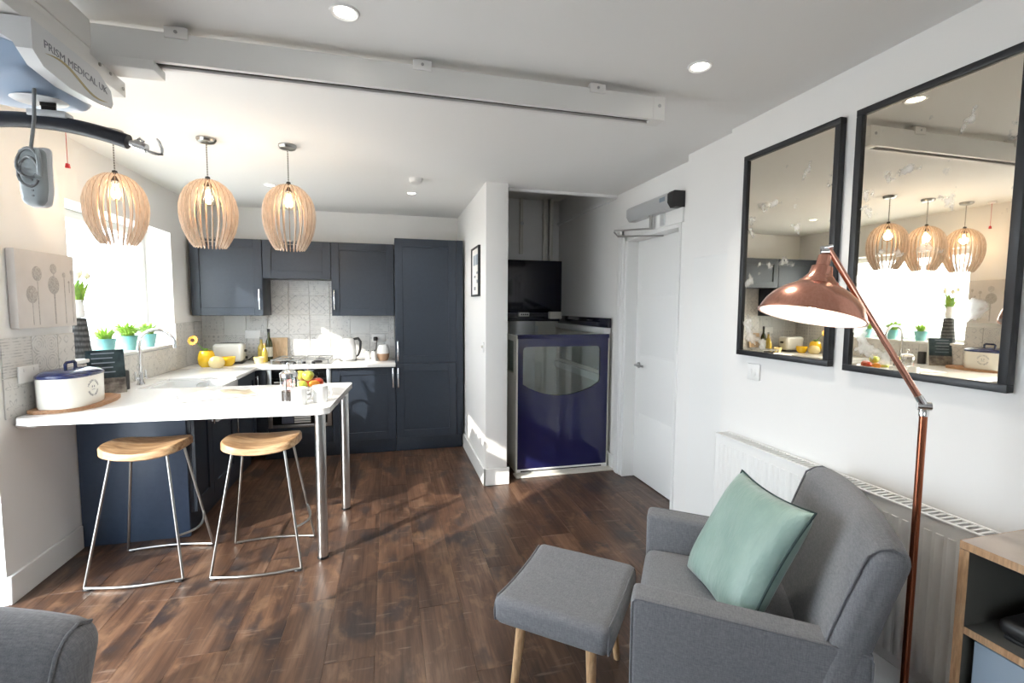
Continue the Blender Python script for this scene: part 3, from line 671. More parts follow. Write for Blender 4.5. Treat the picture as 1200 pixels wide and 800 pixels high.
# kettle
L = (-0.42, 5.19, 0.92); ke = thing('kettle', 'white electric kettle with a black handle on the worktop', 'kettle', L, R(-8))
MB().lathe([(0, 0), (0.082, 0), (0.084, 0.018), (0.0, 0.018)], n=28).build('base', 'steelw', ke)
MB().lathe([(0, 0.019), (0.078, 0.019), (0.082, 0.05), (0.074, 0.16), (0.060, 0.225), (0.045, 0.238), (0, 0.243)], n=28).build('body', 'ceramic', ke)
MB().tube([(0.055, 0, 0.225), (0.10, 0, 0.235), (0.125, 0, 0.20), (0.12, 0, 0.12), (0.10, 0, 0.06), (0.075, 0, 0.045)], [.013, .014, .013, .012, .011, .010], 10).build('handle', 'black', ke)
MB().prism([(-.058, .20), (-.098, .222), (-.055, .232)], 1, -.018, .018).build('spout', 'ceramic', ke)
MB().tube([(.08, 0, .012), (.14, -.02, .008), (.19, .03, .008), (.23, .12, .03), (.245, .22, .10), (.25, .246, .20)], 0.004, 6).build('power_cord', 'black', ke)
for k, (xx, lb) in enumerate(((-0.225, 'white salt shaker nearer the kettle'), (-0.165, 'white pepper shaker nearer the two-tone jar'))):
    s_ = thing('shaker', lb, 'shaker', (xx, 5.11, 0.92), 0, 'salt and pepper set')
    MB().lathe([(0, 0), (0.027, 0), (0.022, 0.05), (0.025, 0.085), (0.018, 0.105), (0, 0.11)], n=18).build('body', 'ceramic', s_)
    MB().lathe([(0.0175, 0.105), (0.012, 0.117), (0, 0.118)], n=14).build('lid', 'chrome', s_)
L = (-0.07, 5.16, 0.92); ja = thing('storage_jar', 'rounded jar, white above and clay brown below, by the tall unit', 'jar', L)
MB().lathe([(0, 0), (0.045, 0), (0.062, 0.035), (0.066, 0.075)], n=24).build('lower_band', 'clay', ja)
MB().lathe([(0.066, 0.075), (0.063, 0.115), (0.048, 0.155), (0.043, 0.165), (0.038, 0.165), (0.04, 0.14), (0, 0.13)], n=24).build('upper_band', 'ceramic', ja)
def socket(name, label, c, face, plug=False, double=True):
    w = .073 if double else .043
    t = thing(name, label, 'socket', c, 0 if face == 'y' else PI / 2)
    MB().box(-w, w, -.009, 0, -.043, .043, 0.003, 2).build('faceplate', 'plastic', t)
    for xx in ((-.036, .036) if double else (0,)): MB().box(xx - .006, xx + .006, -.012, -.009, .014, .032, 0.001, 1).build('switch', 'plastic', t)
    if plug: MB().box(-.055, -.010, -.05, -.009, -.03, .012, 0.008, 2).build('plug', 'black', t)
socket('wall_socket', 'double socket with a black plug between kettle and tall unit', (-0.12, YB - .0085, 1.14), 'y', True)
socket('wall_socket', 'double socket on the tiles above the toaster', (-1.38, YB - .0085, 1.19), 'y')
socket('wall_socket', 'double socket on the patterned tiles behind the enamel crock', (XL + .0085, 3.02, 1.13), 'x')

# ---- breakfast bar objects
L = (-0.545, 3.285, 0.922); fb = one('fruit_bowl', MB().lathe([(0, 0), (0.055, 0), (0.06, 0.008), (0.105, 0.035), (0.132, 0.065), (0.127, 0.065), (0.10, 0.04), (0.05, 0.014), (0, 0.012)], n=32), 'ceramic', 'white ceramic fruit bowl on the breakfast bar', 'bowl', L)
def fruit(name, label, p, r, mat, sq=0.92):
    t = thing(name, label, 'fruit', p, random.random() * 3, 'fruit in the white bowl')
    prof = [(0, -r * sq * .86)] + [(r * math.cos(a) * (1.0 if a < 0 else 1.03), r * sq * math.sin(a) - (r * .10 * (math.sin(a) ** 8))) for a in [R(-80 + 12 * k) for k in range(14)]] + [(0, r * sq * .80)]
    MB().lathe(prof, n=18).build('flesh', mat, t)
    if name == 'apple': MB().tube([(0, 0, r * .74), (.003, 0, r * .95), (.008, 0, r * 1.12)], 0.0018, 5).build('stalk', 'board', t)
bz = 0.922
fruit('apple', 'pink apple at the left rim of the fruit bowl', (-0.625, 3.27, bz + .070), .037, 'pinkfruit')
fruit('apple', 'green apple on top of the fruit pile', (-0.515, 3.270, bz + .123), .036, 'greenfruit')
fruit('apple', 'green apple low at the front of the fruit bowl', (-0.545, 3.20, bz + .070), .037, 'greenfruit')
fruit('apple', 'red apple at the right rim of the fruit bowl', (-0.462, 3.29, bz + .072), .037, 'redfruit')
fruit('orange', 'orange resting in the fruit bowl between the red and green apples', (-0.470, 3.213, bz + .070), .033, 'orange')
fruit('lemon', 'yellow fruit lying on the back of the fruit pile', (-0.570, 3.318, bz + .120), .033, 'lemon')
fruit('apple', 'red apple at the back of the fruit bowl', (-0.545, 3.37, bz + .070), .037, 'redfruit')
L = (-0.585, 3.045, 0.922); cp = thing('cafetiere', 'glass and chrome cafetiere behind the white mugs', 'cafetiere', L, R(75))
MB().lathe([(0.046, 0.008), (0.047, 0.16), (0.049, 0.165)], n=28, cap=False).build('beaker', 'glassp', cp)
MB().lathe([(0, 0.010), (0.044, 0.010), (0.044, 0.065), (0, 0.065)], n=24).build('coffee', 'coffee', cp)
m = MB().lathe([(0, 0), (0.051, 0), (0.051, 0.010), (0.0485, 0.012)], n=28).lathe([(0.050, 0.15), (0.052, 0.15), (0.052, 0.166), (0.05, 0.166)], n=28)
for k in range(4):
    a = PI / 4 + k * PI / 2; m.box(-.004, .004, -.001, .001, 0, 0.16)
    for i in range(len(m.v) - 8, len(m.v)):
        x_, y_, z_ = m.v[i]; m.v[i] = (.0495 * math.cos(a) - x_ * math.sin(a) + y_ * math.cos(a), .0495 * math.sin(a) + x_ * math.cos(a) + y_ * math.sin(a), z_)
m.build('cage', 'chrome', cp)
MB().lathe([(0.053, 0.166), (0.053, 0.172), (0.035, 0.19), (0.008, 0.196), (0.0, 0.197)], n=28).build('lid', 'chrome', cp)
MB().cyl((0, 0, .19), (0, 0, .215), 0.003, n=8).lathe([(0, .212), (.010, .216), (.013, .226), (.008, .235), (0, .237)], n=14).build('plunger_knob', 'chrome', cp)
MB().tube([(.05, .0, .155), (.085, 0, .15), (.09, 0, .09), (.075, 0, .03), (.05, 0, .02)], .006, 8).build('handle', 'black', cp)
def mug(label, loc, rz):
    t = thing('mug', label, 'mug', loc, rz, 'white mugs on the breakfast bar')
    MB().lathe([(0, 0), (0.038, 0), (0.041, 0.006), (0.043, 0.098), (0.0395, 0.098), (0.037, 0.012), (0, 0.008)], n=28).build('body', 'ceramic', t)
    MB().tube([(.040, 0, .078), (.062, 0, .080), (.070, 0, .055), (.062, 0, .028), (.039, 0, .022)], .0055, 8).build('handle', 'ceramic', t)
mug('white mug standing in front of the cafetiere', (-0.515, 2.945, 0.922), R(10)); mug('white mug with its handle towards the bar end', (-0.408, 3.005, 0.922), R(-12))
# open magazine / cookbook
L = (-1.06, 3.33, 0.922); bk = thing('open_book', 'open cookbook lying on the breakfast bar', 'book', L, R(24))
def page(s, n=8, th=0.020):
    top = []; 
    for i in range(n + 1):
        t_ = i / n; top.append((s * .20 * t_, th * (0.35 + 1.05 * math.sin(PI * min(1, t_ * 1.25 + .02)) * (1 - t_) ** .6) * (1 - .75 * t_) + .004))
    return top
for s, mt in ((-1, 'paper'), (1, 'paper')):
    tp_ = page(s); pr = MB().prism(tp_ + [(s * .20, 0.002), (0, 0.002)], 1, -.13, .13).build('page_block', mt, bk)
tp_ = page(1); mp = MB()
for i in range(1, 8): mp.add([(tp_[i][0], -.10, tp_[i][1] + .0006), (tp_[i + 1][0], -.10, tp_[i + 1][1] + .0006), (tp_[i + 1][0], .11, tp_[i + 1][1] + .0006), (tp_[i][0], .11, tp_[i][1] + .0006)], [(0, 1, 2, 3)])
mp.build('printed_photo', 'photo', bk)
MB().box(-.203, .203, -.133, .133, 0, 0.002).build('cover', 'cin', bk)
# enamel crock on its board
pts = [(XL + .015, 2.985), (XL + .015, 3.42), (-1.78, 3.47), (-1.70, 3.475), (-1.62, 3.42), (-1.585, 3.30), (-1.575, 3.12), (-1.615, 3.02), (-1.70, 2.965), (-1.79, 2.955)]
L = (-1.71, 3.2, 0.922); one('serving_board', shift(MB().prism(pts, 2, 0.922, 0.942), L), 'board', 'brown wooden board under the enamel crock on the breakfast bar', 'board', L)
CX, CY, CA, CB = -1.715, 3.135, 0.112, 0.172
def sup(a, A=CA, B=CB, e=0.72): 
    c_, s_ = math.cos(a), math.sin(a); return (A * math.copysign(abs(c_) ** e, c_), B * math.copysign(abs(s_) ** e, s_))
def oval(levels, n=48):
    v = []; f = []
    for sc, z in levels:
        for j in range(n):
            x_, y_ = sup(2 * PI * j / n); v.append((x_ * sc if sc else 0, y_ * sc if sc else 0, z))
    for i in range(len(levels) - 1):
        for j in range(n): f.append((i * n + j, i * n + (j + 1) % n, (i + 1) * n + (j + 1) % n, (i + 1) * n + j))
    f += [tuple(range(n)), tuple((len(levels) - 1) * n + j for j in range(n))]; return MB().add(v, f)
cr = thing('enamel_crock', 'cream enamel bread crock with navy lid on the wooden board', 'crock', (CX, CY, 0.942))
oval([(0.96, 0), (0.985, 0.006), (1.0, 0.16)]).build('body', 'crockw', cr)
lid = oval([(1.015, 0.160), (1.03, 0.165), (1.02, 0.175), (0.9, 0.188), (0.6, 0.198), (0.2, 0.202)]).build('lid', 'crockb', cr)
MB().tube([(0, -.042, .198), (0, -.042, .226), (0, -.032, .234), (0, .032, .234), (0, .042, .226), (0, .042, .198)], .008, 8).build('lid_handle', 'crockb', lid)
def arc_text(txt, r, a0, a1, size, flip):
    m = MB(); n = len(txt)
    for i, ch in enumerate(txt):
        if ch == ' ': continue
        a = R(a0 + (a1 - a0) * i / (n - 1)); t = text_mesh(ch, size, 0.0003); w = max(p[0] for p in t.v) if t.v else 0
        cx_, cz_ = r * math.cos(a), r * math.sin(a); rot = a - PI / 2 if not flip else a + PI / 2
        for p in t.v: pass
        t.v = [((p[0] - w / 2) * math.cos(rot) - p[1] * math.sin(rot) + cx_, (p[0] - w / 2) * math.sin(rot) + p[1] * math.cos(rot) + cz_, p[2]) for p in t.v]
        m.add(t.v, t.f)
    return m
lt = arc_text('MASON CASH', 0.036, 158, 22, 0.019, False); lt2 = arc_text('BREAD CROCK', 0.046, 205, 335, 0.016, True); lt.add(lt2.v, lt2.f)
for s in (-1, 1): lt.lathe([(0, -.0003), (.006, -.0003), (.006, .0003), (0, .0003)], (s * .009, .008, 0), 10, 0.6, 1)
lt.box(-.014, .014, -.010, -.007, -.0003, .0003)
def on_crock(x_, y_, z_):
    yy = -.02 + x_; yy = max(-CB * .999, min(CB * .999, yy)); s_ = (abs(yy) / CB) ** (1 / .72); xx = CA * (max(0, 1 - s_ * s_)) ** (.72 / 2)
    return (xx * .995 + z_ + .0008, yy, 0.09 + y_)
lt.xf(on_crock).build('printed_lettering', 'ink', cr, smooth=False)
# cookbook on a stand, canister, jug and mug near the window
L = (-1.752, 3.555, 0.922); st = thing('cookbook', 'cookbook with dark teal cover propped upright beside the window', 'book', L, R(35))
lean = lambda x, y, z: (x, y + z * 0.16, z)
M['cover'] = noisy('dark_teal_cover', (0.010, 0.022, 0.030), (0.05, 0.085, 0.10), 14, 0.25); M['cover2'] = noisy('cover_photo_band', (0.06, 0.05, 0.045), (0.34, 0.31, 0.28), 20, 0.3)
MB().box(-.092, .092, -.002, .028, 0, 0.275, 0.002, 1).xf(lean).build('page_block', 'paper', st)
MB().box(-.095, .095, -.006, -.002, 0, 0.28, 0.001, 1).box(-.095, -.090, -.006, .032, 0, 0.28).xf(lean).build('front_cover', 'cover', st)
MB().box(-.094, .094, -.0066, -.0060, 0.0, 0.10).xf(lean).build('cover_photo', 'cover2', st)
for k in range(5): MB().box(-.07, .045 - .01 * (k % 2), -.0068, -.0061, 0.255 - k * .03, 0.262 - k * .03).xf(lean).build('cover_lettering', 'cdoor', st)
one('dark_canister', MB().lathe([(0, 0), (.035, 0), (.036, .12), (.03, .128), (0, .13)], n=20), 'iron', 'small charcoal canister on the worktop beside the cookbook', 'canister', (-1.75, 3.73, 0.922))
# ---- window-sill objects
SZ = 1.152
L = (-1.925, 3.62, SZ); one('woven_stand', MB().lathe([(0, 0), (.060, 0), (.062, .004), (.042, .252), (0, .255)], n=24), 'woven', 'tall tapered charcoal woven vase standing on the window sill', 'vase', L)
L = (-1.925, 3.62, SZ + .255); jug = thing('white_jug', 'white jug of tulips standing on the charcoal woven vase', 'jug', L, R(70))
MB().lathe([(0, 0), (.032, 0), (.036, .02), (.034, .07), (.030, .10), (.034, .115), (.031, .115), (.027, .10), (.03, .03), (0, .008)], n=22).build('body', 'ceramic', jug)
MB().tube([(.032, 0, .095), (.056, 0, .09), (.058, 0, .05), (.035, 0, .03)], .005, 8).build('handle', 'ceramic', jug)
L = (-1.925, 3.62, SZ + .34); tu = thing('tulip_bunch', 'bunch of pale tulips with broad green leaves in the white jug', 'flowers', L)
random.seed(3)
for k in range(11):
    a = 2 * PI * k / 11 + random.uniform(-.2, .2); MB().leaf((.008 * math.cos(a), .008 * math.sin(a), -.04), a, random.uniform(.22, .29), .046, random.uniform(.80, .95), random.uniform(.1, .35)).build('leaf', 'leaf' if k % 2 else 'leafl', tu)
for k in range(5):
    a = 2 * PI * k / 5 + .4; p = Vector((.055 * math.cos(a), .055 * math.sin(a), .165 + .02 * (k % 2)))
    s_ = MB().tube([(0, 0, -.04), p * .5 + Vector((0, 0, .01)), p], .003, 6).build('stem', 'stem', tu)
    MB().lathe([(0, -.004), (.011, .0), (.017, .014), (.014, .032), (.005, .042), (0, .043)], p, 12).build('bloom', 'tulip', tu)
def plant(label, x, y, rr, h, nl, ln, wd, seed, rise, droop):
    random.seed(seed); t = thing('potted_plant', label, 'plant', (x, y, SZ), 0, 'turquoise plant pots on the window sill')
    MB().lathe([(0, 0), (rr * .68, 0), (rr, h), (rr * .93, h), (rr * .62, .01), (0, .01)], n=26).build('pot', 'turq', t)
    MB().lathe([(0, h - .012), (rr * .92, h - .012)], n=20).build('soil', 'soil', t)
    f = MB()
    for k in range(nl):
        a = random.uniform(0, 2 * PI); q = rr * .55 * random.random(); f.leaf((q * math.cos(a), q * math.sin(a), h - .012), a + random.uniform(-.4, .4), ln * random.uniform(.55, 1.0), wd, rise * random.uniform(.7, 1.1), droop * random.uniform(.7, 1.2))
    o = f.build('foliage', 'leafl', t); o['kind'] = 'stuff'
plant('turquoise pot with a small sprouting herb, nearest the woven vase', -1.905, 3.86, .064, .105, 90, .17, .010, 5, .85, .5)
plant('middle turquoise pot with arching grassy leaves', -1.905, 4.16, .064, .108, 190, .27, .009, 6, .85, .75)
plant('turquoise pot nearest the corner, with leafy greenery', -1.905, 4.46, .062, .105, 110, .20, .011, 8, .85, .6)

# ================================================================== LIGHTS OF THE ROOM
def point(name, loc, energy, col, rad, parent=None):
    d = bpy.data.lights.new(name, 'POINT'); d.energy = energy; d.color = col; d.shadow_soft_size = rad
    o = link(name, d, parent); o.location = loc; return o
rib_me = None
def pendant(label, x, y):
    global rib_me
    t = thing('pendant_lamp', label, 'pendant lamp', (x, y, ZC), 0, 'wooden slat pendant lamps over the breakfast bar')
    MB().lathe([(0, 0), (.052, 0), (.054, -.008), (.046, -.022), (.03, -.027), (0, -.028)], n=28).build('ceiling_rose', 'steelw', t)
    MB().cyl((0, 0, -.026), (0, 0, -.235), 0.0035, n=8).build('flex', 'cord', t)
    MB().lathe([(0, -.225), (.012, -.225), (.016, -.25), (.022, -.262), (.022, -.285), (.017, -.29), (0, -.29)], n=16).build('bulb_holder', 'iron', t)
    b = MB().lathe([(.014, -.288), (.018, -.305), (.036, -.330), (.043, -.355), (.036, -.382), (.018, -.397), (0, -.400)], n=20).build('bulb', 'glassb', t)
    f = MB()
    for k in range(4):
        a = k * PI / 2 + .4; f.tube([(.006 * math.cos(a), .006 * math.sin(a), -.300), (.015 * math.cos(a), .015 * math.sin(a), -.330), (.013 * math.cos(a + .5), .013 * math.sin(a + .5), -.368), (.004, 0, -.372)], 0.0042, 6)
    f.build('filament', 'filament', b)
    pr = [(.034, -.243), (.062, -.252), (.095, -.275), (.125, -.310), (.145, -.355), (.155, -.405), (.156, -.45), (.151, -.50), (.139, -.55), (.118, -.60), (.098, -.636), (.086, -.652)]
    sc = lambda z: -.243 + (z + .243) * (.405 / .409)
    if rib_me is None:
        o_ = []; i_ = []
        for k, (r, z) in enumerate(pr):
            a = pr[max(k - 1, 0)]; c = pr[min(k + 1, len(pr) - 1)]; tx, tz = c[0] - a[0], c[1] - a[1]; l = math.hypot(tx, tz); nx, nz = tz / l, -tx / l
            w = .024 if 0 < k < len(pr) - 1 else (.016 if k == 0 else .012)
            o_.append((r, sc(z))); i_.append((r + nx * w, sc(z) + nz * w))
        m = MB().prism(o_ + i_[::-1], 1, -.0022, .0022)
        rib_me = m.mesh('slat', False); rib_me.materials.append(M['birch']); rib_me.materials.append(M['burnt'])
        for p_ in rib_me.polygons: p_.material_index = 1 if abs(p_.normal.y) < .5 else 0
    nr = 26
    for k in range(nr):
        o = link('slat', rib_me, t); o.rotation_euler = (0, 0, 2 * PI * k / nr + .06)
    rg = MB()
    MB().tube([(.036 * math.cos(2 * PI * k / 24), .036 * math.sin(2 * PI * k / 24), -.256) for k in range(24)], .004, 6, closed=True).build('top_ring', 'birch', t)
    MB().tube([(.084 * math.cos(2 * PI * k / 32), .084 * math.sin(2 * PI * k / 32), -.60) for k in range(32)], .0022, 6, closed=True).build('bottom_ring', 'steelw', t)
    point('bulb_glow', (0, 0, -.352), 2.6, (1.0, 0.84, 0.66), 0.03, t)
pendant('slatted wooden pendant lamp nearest the window', -1.528, 3.29); pendant('middle one of the three slatted wooden pendant lamps', -1.052, 3.29); pendant('slatted wooden pendant lamp over the bar end, furthest from the window', -0.603, 3.29)
def downlight(label, x, y, e=16.0):
    t = thing('downlight', label, 'ceiling light', (x, y, ZC), 0, 'recessed ceiling downlights')
    MB().lathe([(.034, -.001), (.044, -.006), (.048, -.005), (.05, 0)], n=28, cap=False).build('bezel', 'plastic', t)
    MB().lathe([(0, -.0025), (.034, -.0015)], n=24).build('lens', 'led', t)
    d = bpy.data.lights.new('downlight_beam', 'SPOT'); d.energy = e; d.spot_size = R(120); d.spot_blend = 0.6; d.color = (1, .93, .82); d.shadow_soft_size = .035
    o = link('downlight_beam', d, t); o.location = (0, 0, -.012)
downlight('recessed downlight on the camera side of the hoist rail, above the bar side', -0.135, 1.775); downlight('recessed downlight near the big mirror, on the camera side of the rail', 1.252, 1.775)
downlight('recessed downlight behind the smoke alarm, towards the kitchen units', 0.20, 4.36); downlight('recessed downlight half hidden by the pendant lamps, near the back wall', -0.95, 4.40)
L = (0.211, 3.86, ZC); sa = thing('smoke_alarm', 'round white smoke alarm on the ceiling', 'smoke alarm', L)
MB().lathe([(0, -.006), (.058, -.006), (.060, 0)], n=28).build('mounting_plate', 'plastic', sa)
MB().lathe([(0, -.042), (.03, -.042), (.046, -.034), (.052, -.012), (.052, -.0062), (0, -.0062)], n=28).build('cover', 'plastic', sa)
L = (-1.705, 3.2, ZC); pc = thing('pull_cord', 'red emergency pull cord hanging from the ceiling', 'pull cord', L)
MB().lathe([(0, -.02), (.03, -.018), (.032, 0)], n=20).build('ceiling_plate', 'plastic', pc)
MB().cyl((0, 0, -.018), (0, 0, -.225), .0016, n=6).build('cord', 'red', pc)
MB().prism([(-.010, -.248), (.010, -.248), (.006, -.224), (-.006, -.224)], 1, -.007, .007).build('handle', 'red', pc)

# ================================================================== CEILING HOIST
L = (0.14, 2.04, 2.41); rl = thing('ceiling_rail', 'long white hoist rail fixed under the ceiling across the room', 'hoist rail', L)
# open-bottomed channel
def channel(x0, x1): return [(2.0, 2.355), (2.0, 2.455), (2.075, 2.455), (2.075, 2.355), (2.055, 2.355), (2.055, 2.365), (2.067, 2.365), (2.067, 2.447), (2.008, 2.447), (2.008, 2.365), (2.02, 2.365), (2.02, 2.355)]
shift(MB().prism(channel(0, 0), 0, -1.60, 1.175), L).build('channel', 'trackw', rl)
box('end_cap', (1.175, 1.235, 1.998, 2.077, 2.353, 2.457), 'trackw', rl, 0.004, L)
shift(MB().cyl((1.235, 1.997, 2.415), (1.235, 1.995, 2.415), .008, n=10).xf(lambda x, y, z: (x - .03, y, z)), L).build('bolt', 'steelw', rl)
for bx in (-0.72, 0.14, 0.90, -1.45):
    b = box('ceiling_bracket', (bx - .037, bx + .037, 1.993, 2.08, 2.437, 2.476), 'trackw', rl, 0.003, L); box('bracket_stem', (bx - .02, bx + .02, 2.02, 2.06, 2.4765, ZC), 'trackw', b, 0, L)
    shift(MB().lathe([(0, 0), (.006, 0), (.006, .002), (0, .002)], (0, 0, 0), 10).xf(lambda x, y, z: (bx + x, 1.993 - z, 2.458 + y)), L).build('screw', 'steelw', b)
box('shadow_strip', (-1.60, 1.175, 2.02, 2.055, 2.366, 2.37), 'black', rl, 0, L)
L = (-0.90, 2.0, 2.34); cg = thing('rail_trolley', 'white trolley clipped under the long ceiling rail', 'trolley', L)
box('carriage', (-1.12, -0.79, 1.99, 2.085, 2.318, 2.353), 'trackw', cg, 0.006, L)
for xx in (-1.05, -0.86): shift(MB().cyl((xx, 2.038, 2.352), (xx, 2.038, 2.364), .009, n=10), L).build('roller_stem', 'steelw', cg)
L = (-1.0, 0.6, 2.34); tr = thing('traverse_rail', 'deep white crossing rail running towards the camera under the long rail', 'hoist rail', L)
box('upper_beam', (-1.10, -0.94, -1.6, 1.925, 2.337, 2.428), 'trackw', tr, 0.003, L)
box('lower_channel', (-1.085, -0.94, -1.6, 2.13, 2.262, 2.317), 'trackw', tr, 0.003, L); box('web', (-1.07, -0.945, -1.6, 1.925, 2.316, 2.338), 'trackw', tr, 0, L)
for yy, zz in ((2.11, 2.288), (2.03, 2.305), (1.965, 2.306)): shift(MB().cyl((-.94, yy, zz), (-.937, yy, zz), .006, n=10), L).build('bolt', 'steelw', tr)
# motor
L = (-1.09, 1.80, 2.261); mo = thing('hoist_motor', 'pale grey and blue lifting motor hanging from the crossing rail', 'hoist motor', L)
sidep = [(1.60, 2.258), (1.90, 2.258), (1.975, 2.225), (1.985, 2.185), (1.97, 2.165), (1.90, 2.152), (1.75, 2.140), (1.64, 2.150), (1.60, 2.178)]
def flare(x, y, z): return (x, y, z)
shift(MB().prism(sidep, 0, -0.952, -0.915), L).build('side_shell', 'hoistg', mo)
shift(MB().prism(sidep, 0, -1.262, -1.225), L).build('side_shell', 'hoistg', mo)
fp = [(-1.225, 2.258), (-0.952, 2.258), (-0.952, 2.178)] + [(-0.952 - .136 * (1 - math.cos(a)), 2.178 + .045 * math.sin(a) ** 1.0) for a in [PI * k / 10 for k in range(1, 10)]] + [(-1.225, 2.178)]
shift(MB().prism(fp, 1, 1.60, 1.635), L).build('front_shell', 'hoistg', mo)
bel = MB().soft(0.272, 0.32, 0.115, 0.03, 5, 4, lambda x, y, z: (x, y, z - .030 * max(0, 1 - (x / .15) ** 2) * max(0, 1 - (y / .2) ** 2) * (1 if z < 0 else 0)), (-1.0885, 1.797, 2.1985))
shift(bel, L).build('belly', 'hoistb', mo)
shift(MB().lathe([(0, -.004), (.05, -.004), (.056, 0), (.05, .004), (0, .004)], (-1.02, 1.80, 2.112), 28, 1.25, 0.95), L).build('cover_ring', 'hoistg', mo)
tx = text_mesh('PRISM MEDICAL UK', 0.030, 0.0004); ww = max(p[0] for p in tx.v)
tx.xf(lambda x, y, z: (-0.9145 + z, 1.645 + x * (0.305 / ww), 2.205 + y)); shift(tx, L).build('printed_lettering', 'ink', mo, smooth=False)
sw = MB(); n = 18; up_ = []; dn = []
for k in range(n + 1):
    t_ = k / n; yy = 1.65 + .30 * t_; zz = 2.196 - .012 * t_ + .014 * math.sin(PI * 1.0 + 2 * PI * t_) * -1 - .006; w = .0045 * math.sin(PI * t_) + .0003
    up_.append((yy, zz + w)); dn.append((yy, zz - w))
shift(sw.prism(up_ + dn[::-1], 0, -0.9152, -0.9142), L).build('swoosh', 'gold', mo, smooth=False)
box('strap', (-1.018, -0.978, 1.795, 1.80, 2.098, 2.114), 'black', mo, 0, L)
# spreader bar
L = (-1.0, 1.80, 2.05); sb = thing('spreader_bar', 'black padded curved spreader bar with chrome end hook under the motor', 'spreader bar', L)
cxs = -1.045
def barz(x): return 2.052 - 0.66 * (x - cxs) ** 2
pth = [(cxs + .25 * k / 12, 1.80, barz(cxs + .25 * k / 12)) for k in range(-12, 13)]
shift(MB().tube(pth, .0225, 14), L).build('padded_bar', 'barpad', sb)
box('clamp', (-1.045, -0.945, 1.777, 1.823, 2.060, 2.082), 'alu', sb, 0.006, L); box('webbing', (-1.016, -0.980, 1.797, 1.803, 2.078, 2.10), 'black', sb, 0, L)
for s in (-1, 1):
    e = cxs + s * .25; z0 = barz(e); f = lambda d, zz=0.0: (e + s * d, 1.80, z0 - d * .33 + zz)
    k_ = shift(MB().cyl(f(-.01), f(.026), .010, n=12), L).build('end_pin', 'chrome', sb)
    shift(MB().tube([f(.018), f(.05)], [.016, .014], 14), L).build('swivel_block', 'chrome', sb)
    hk = [f(.024, .014), f(.032, .024), f(.042, .018)]
    hk2 = [f(.05, -.006), f(.075, -.006), f(.092, 0.0), f(.093, .018), f(.084, .036), f(.078, .042)]
    shift(MB().tube(hk2, [.005, .005, .005, .0048, .0042, .0035], 8), L).build('hook', 'chrome', sb)
    shift(MB().tube(hk, .004, 8), L).build('safety_latch', 'chrome', sb)
# handset
L = (-1.0, 1.72, 1.78); hs = thing('hoist_handset', 'grey hoist handset hanging on its coiled cable', 'remote control', L, R(-8))
MB().soft(.068, .034, .165, .016, 4, 4, lambda x, y, z: (x * (1 - .45 * max(0, (-z - .04) / .045) ** 2), y, z), (0, 0, .085)).build('casing', 'handg', hs)
MB().soft(.076, .024, .175, .012, 4, 3, lambda x, y, z: (x * (1 - .45 * max(0, (-z - .045) / .045) ** 2), y, z), (0.001, .014, .088)).build('back_shell', 'hoistg', hs)
for k in range(4): MB().lathe([(0, 0), (.0032, 0), (.0032, .002), (0, .002)], n=8).xf(lambda x, y, z: (.008 + x, -.0168 - z, .075 - k * .015 + y)).build('button', 'cable', hs)
MB().tube([(0, .02, .345), (.002, .01, .25), (0, 0, .19), (0, -.005, .165)], .0045, 8).build('cable', 'cable', hs)
cl = [(.03 * math.cos(a) * (1 - .15 * a / 9), -.02 - .004 * math.sin(a * 2), .135 + .035 * math.sin(a) - .004 * a) for a in [k * .35 for k in range(36)]]
MB().tube(cl, .004, 7).build('cable_loop', 'cable', hs)
MB().tube([(.028, -.02, .16), (.034, -.024, .12), (.034, -.024, .085), (.024, -.026, .085)], .006, 8).build('hook_clip', 'handg', hs)

# ================================================================== LIFT
L = (1.50, 4.6, 0); lf = thing('home_lift', 'navy gloss home lift car with glazed door standing in the alcove', 'lift', L)
YL = 3.955; x0, x1 = 1.078, 1.932
def hole(cx, cz, n=48):
    """bowl-shaped glazing outline and the matching points on the panel edge"""
    inn = []
    a0, a1, zt, zb, zm = 1.125, 1.858, 1.145, 0.815, 0.705
    o = [(a0, zb), (a0, zt - .03), (a0 + .008, zt - .01), (a0 + .03, zt), (a1 - .03, zt), (a1 - .008, zt - .01), (a1, zt - .03), (a1, zb + .02), (a1 - .01, zb)]
    for k in range(1, 12):
        t_ = k / 12; xx = a1 - .01 - (a1 - a0 - .01) * t_; o.append((xx, zb - (zb - zm) * math.sin(PI * t_) ** .8))
    return o
inn = hole(0, 0); ctr = (1.49, 0.98)
def to_edge(p, b):
    dx, dz = p[0] - ctr[0], p[1] - ctr[1]; ts = []
    if dx: ts.append(((b[1] if dx > 0 else b[0]) - ctr[0]) / dx)
    if dz: ts.append(((b[3] if dz > 0 else b[2]) - ctr[1]) / dz)
    t_ = min(q for q in ts if q > 0); return (ctr[0] + dx * t_, ctr[1] + dz * t_)
bnd = (x0, x1, 0.055, 1.245); outl = [to_edge(p, bnd) for p in inn]
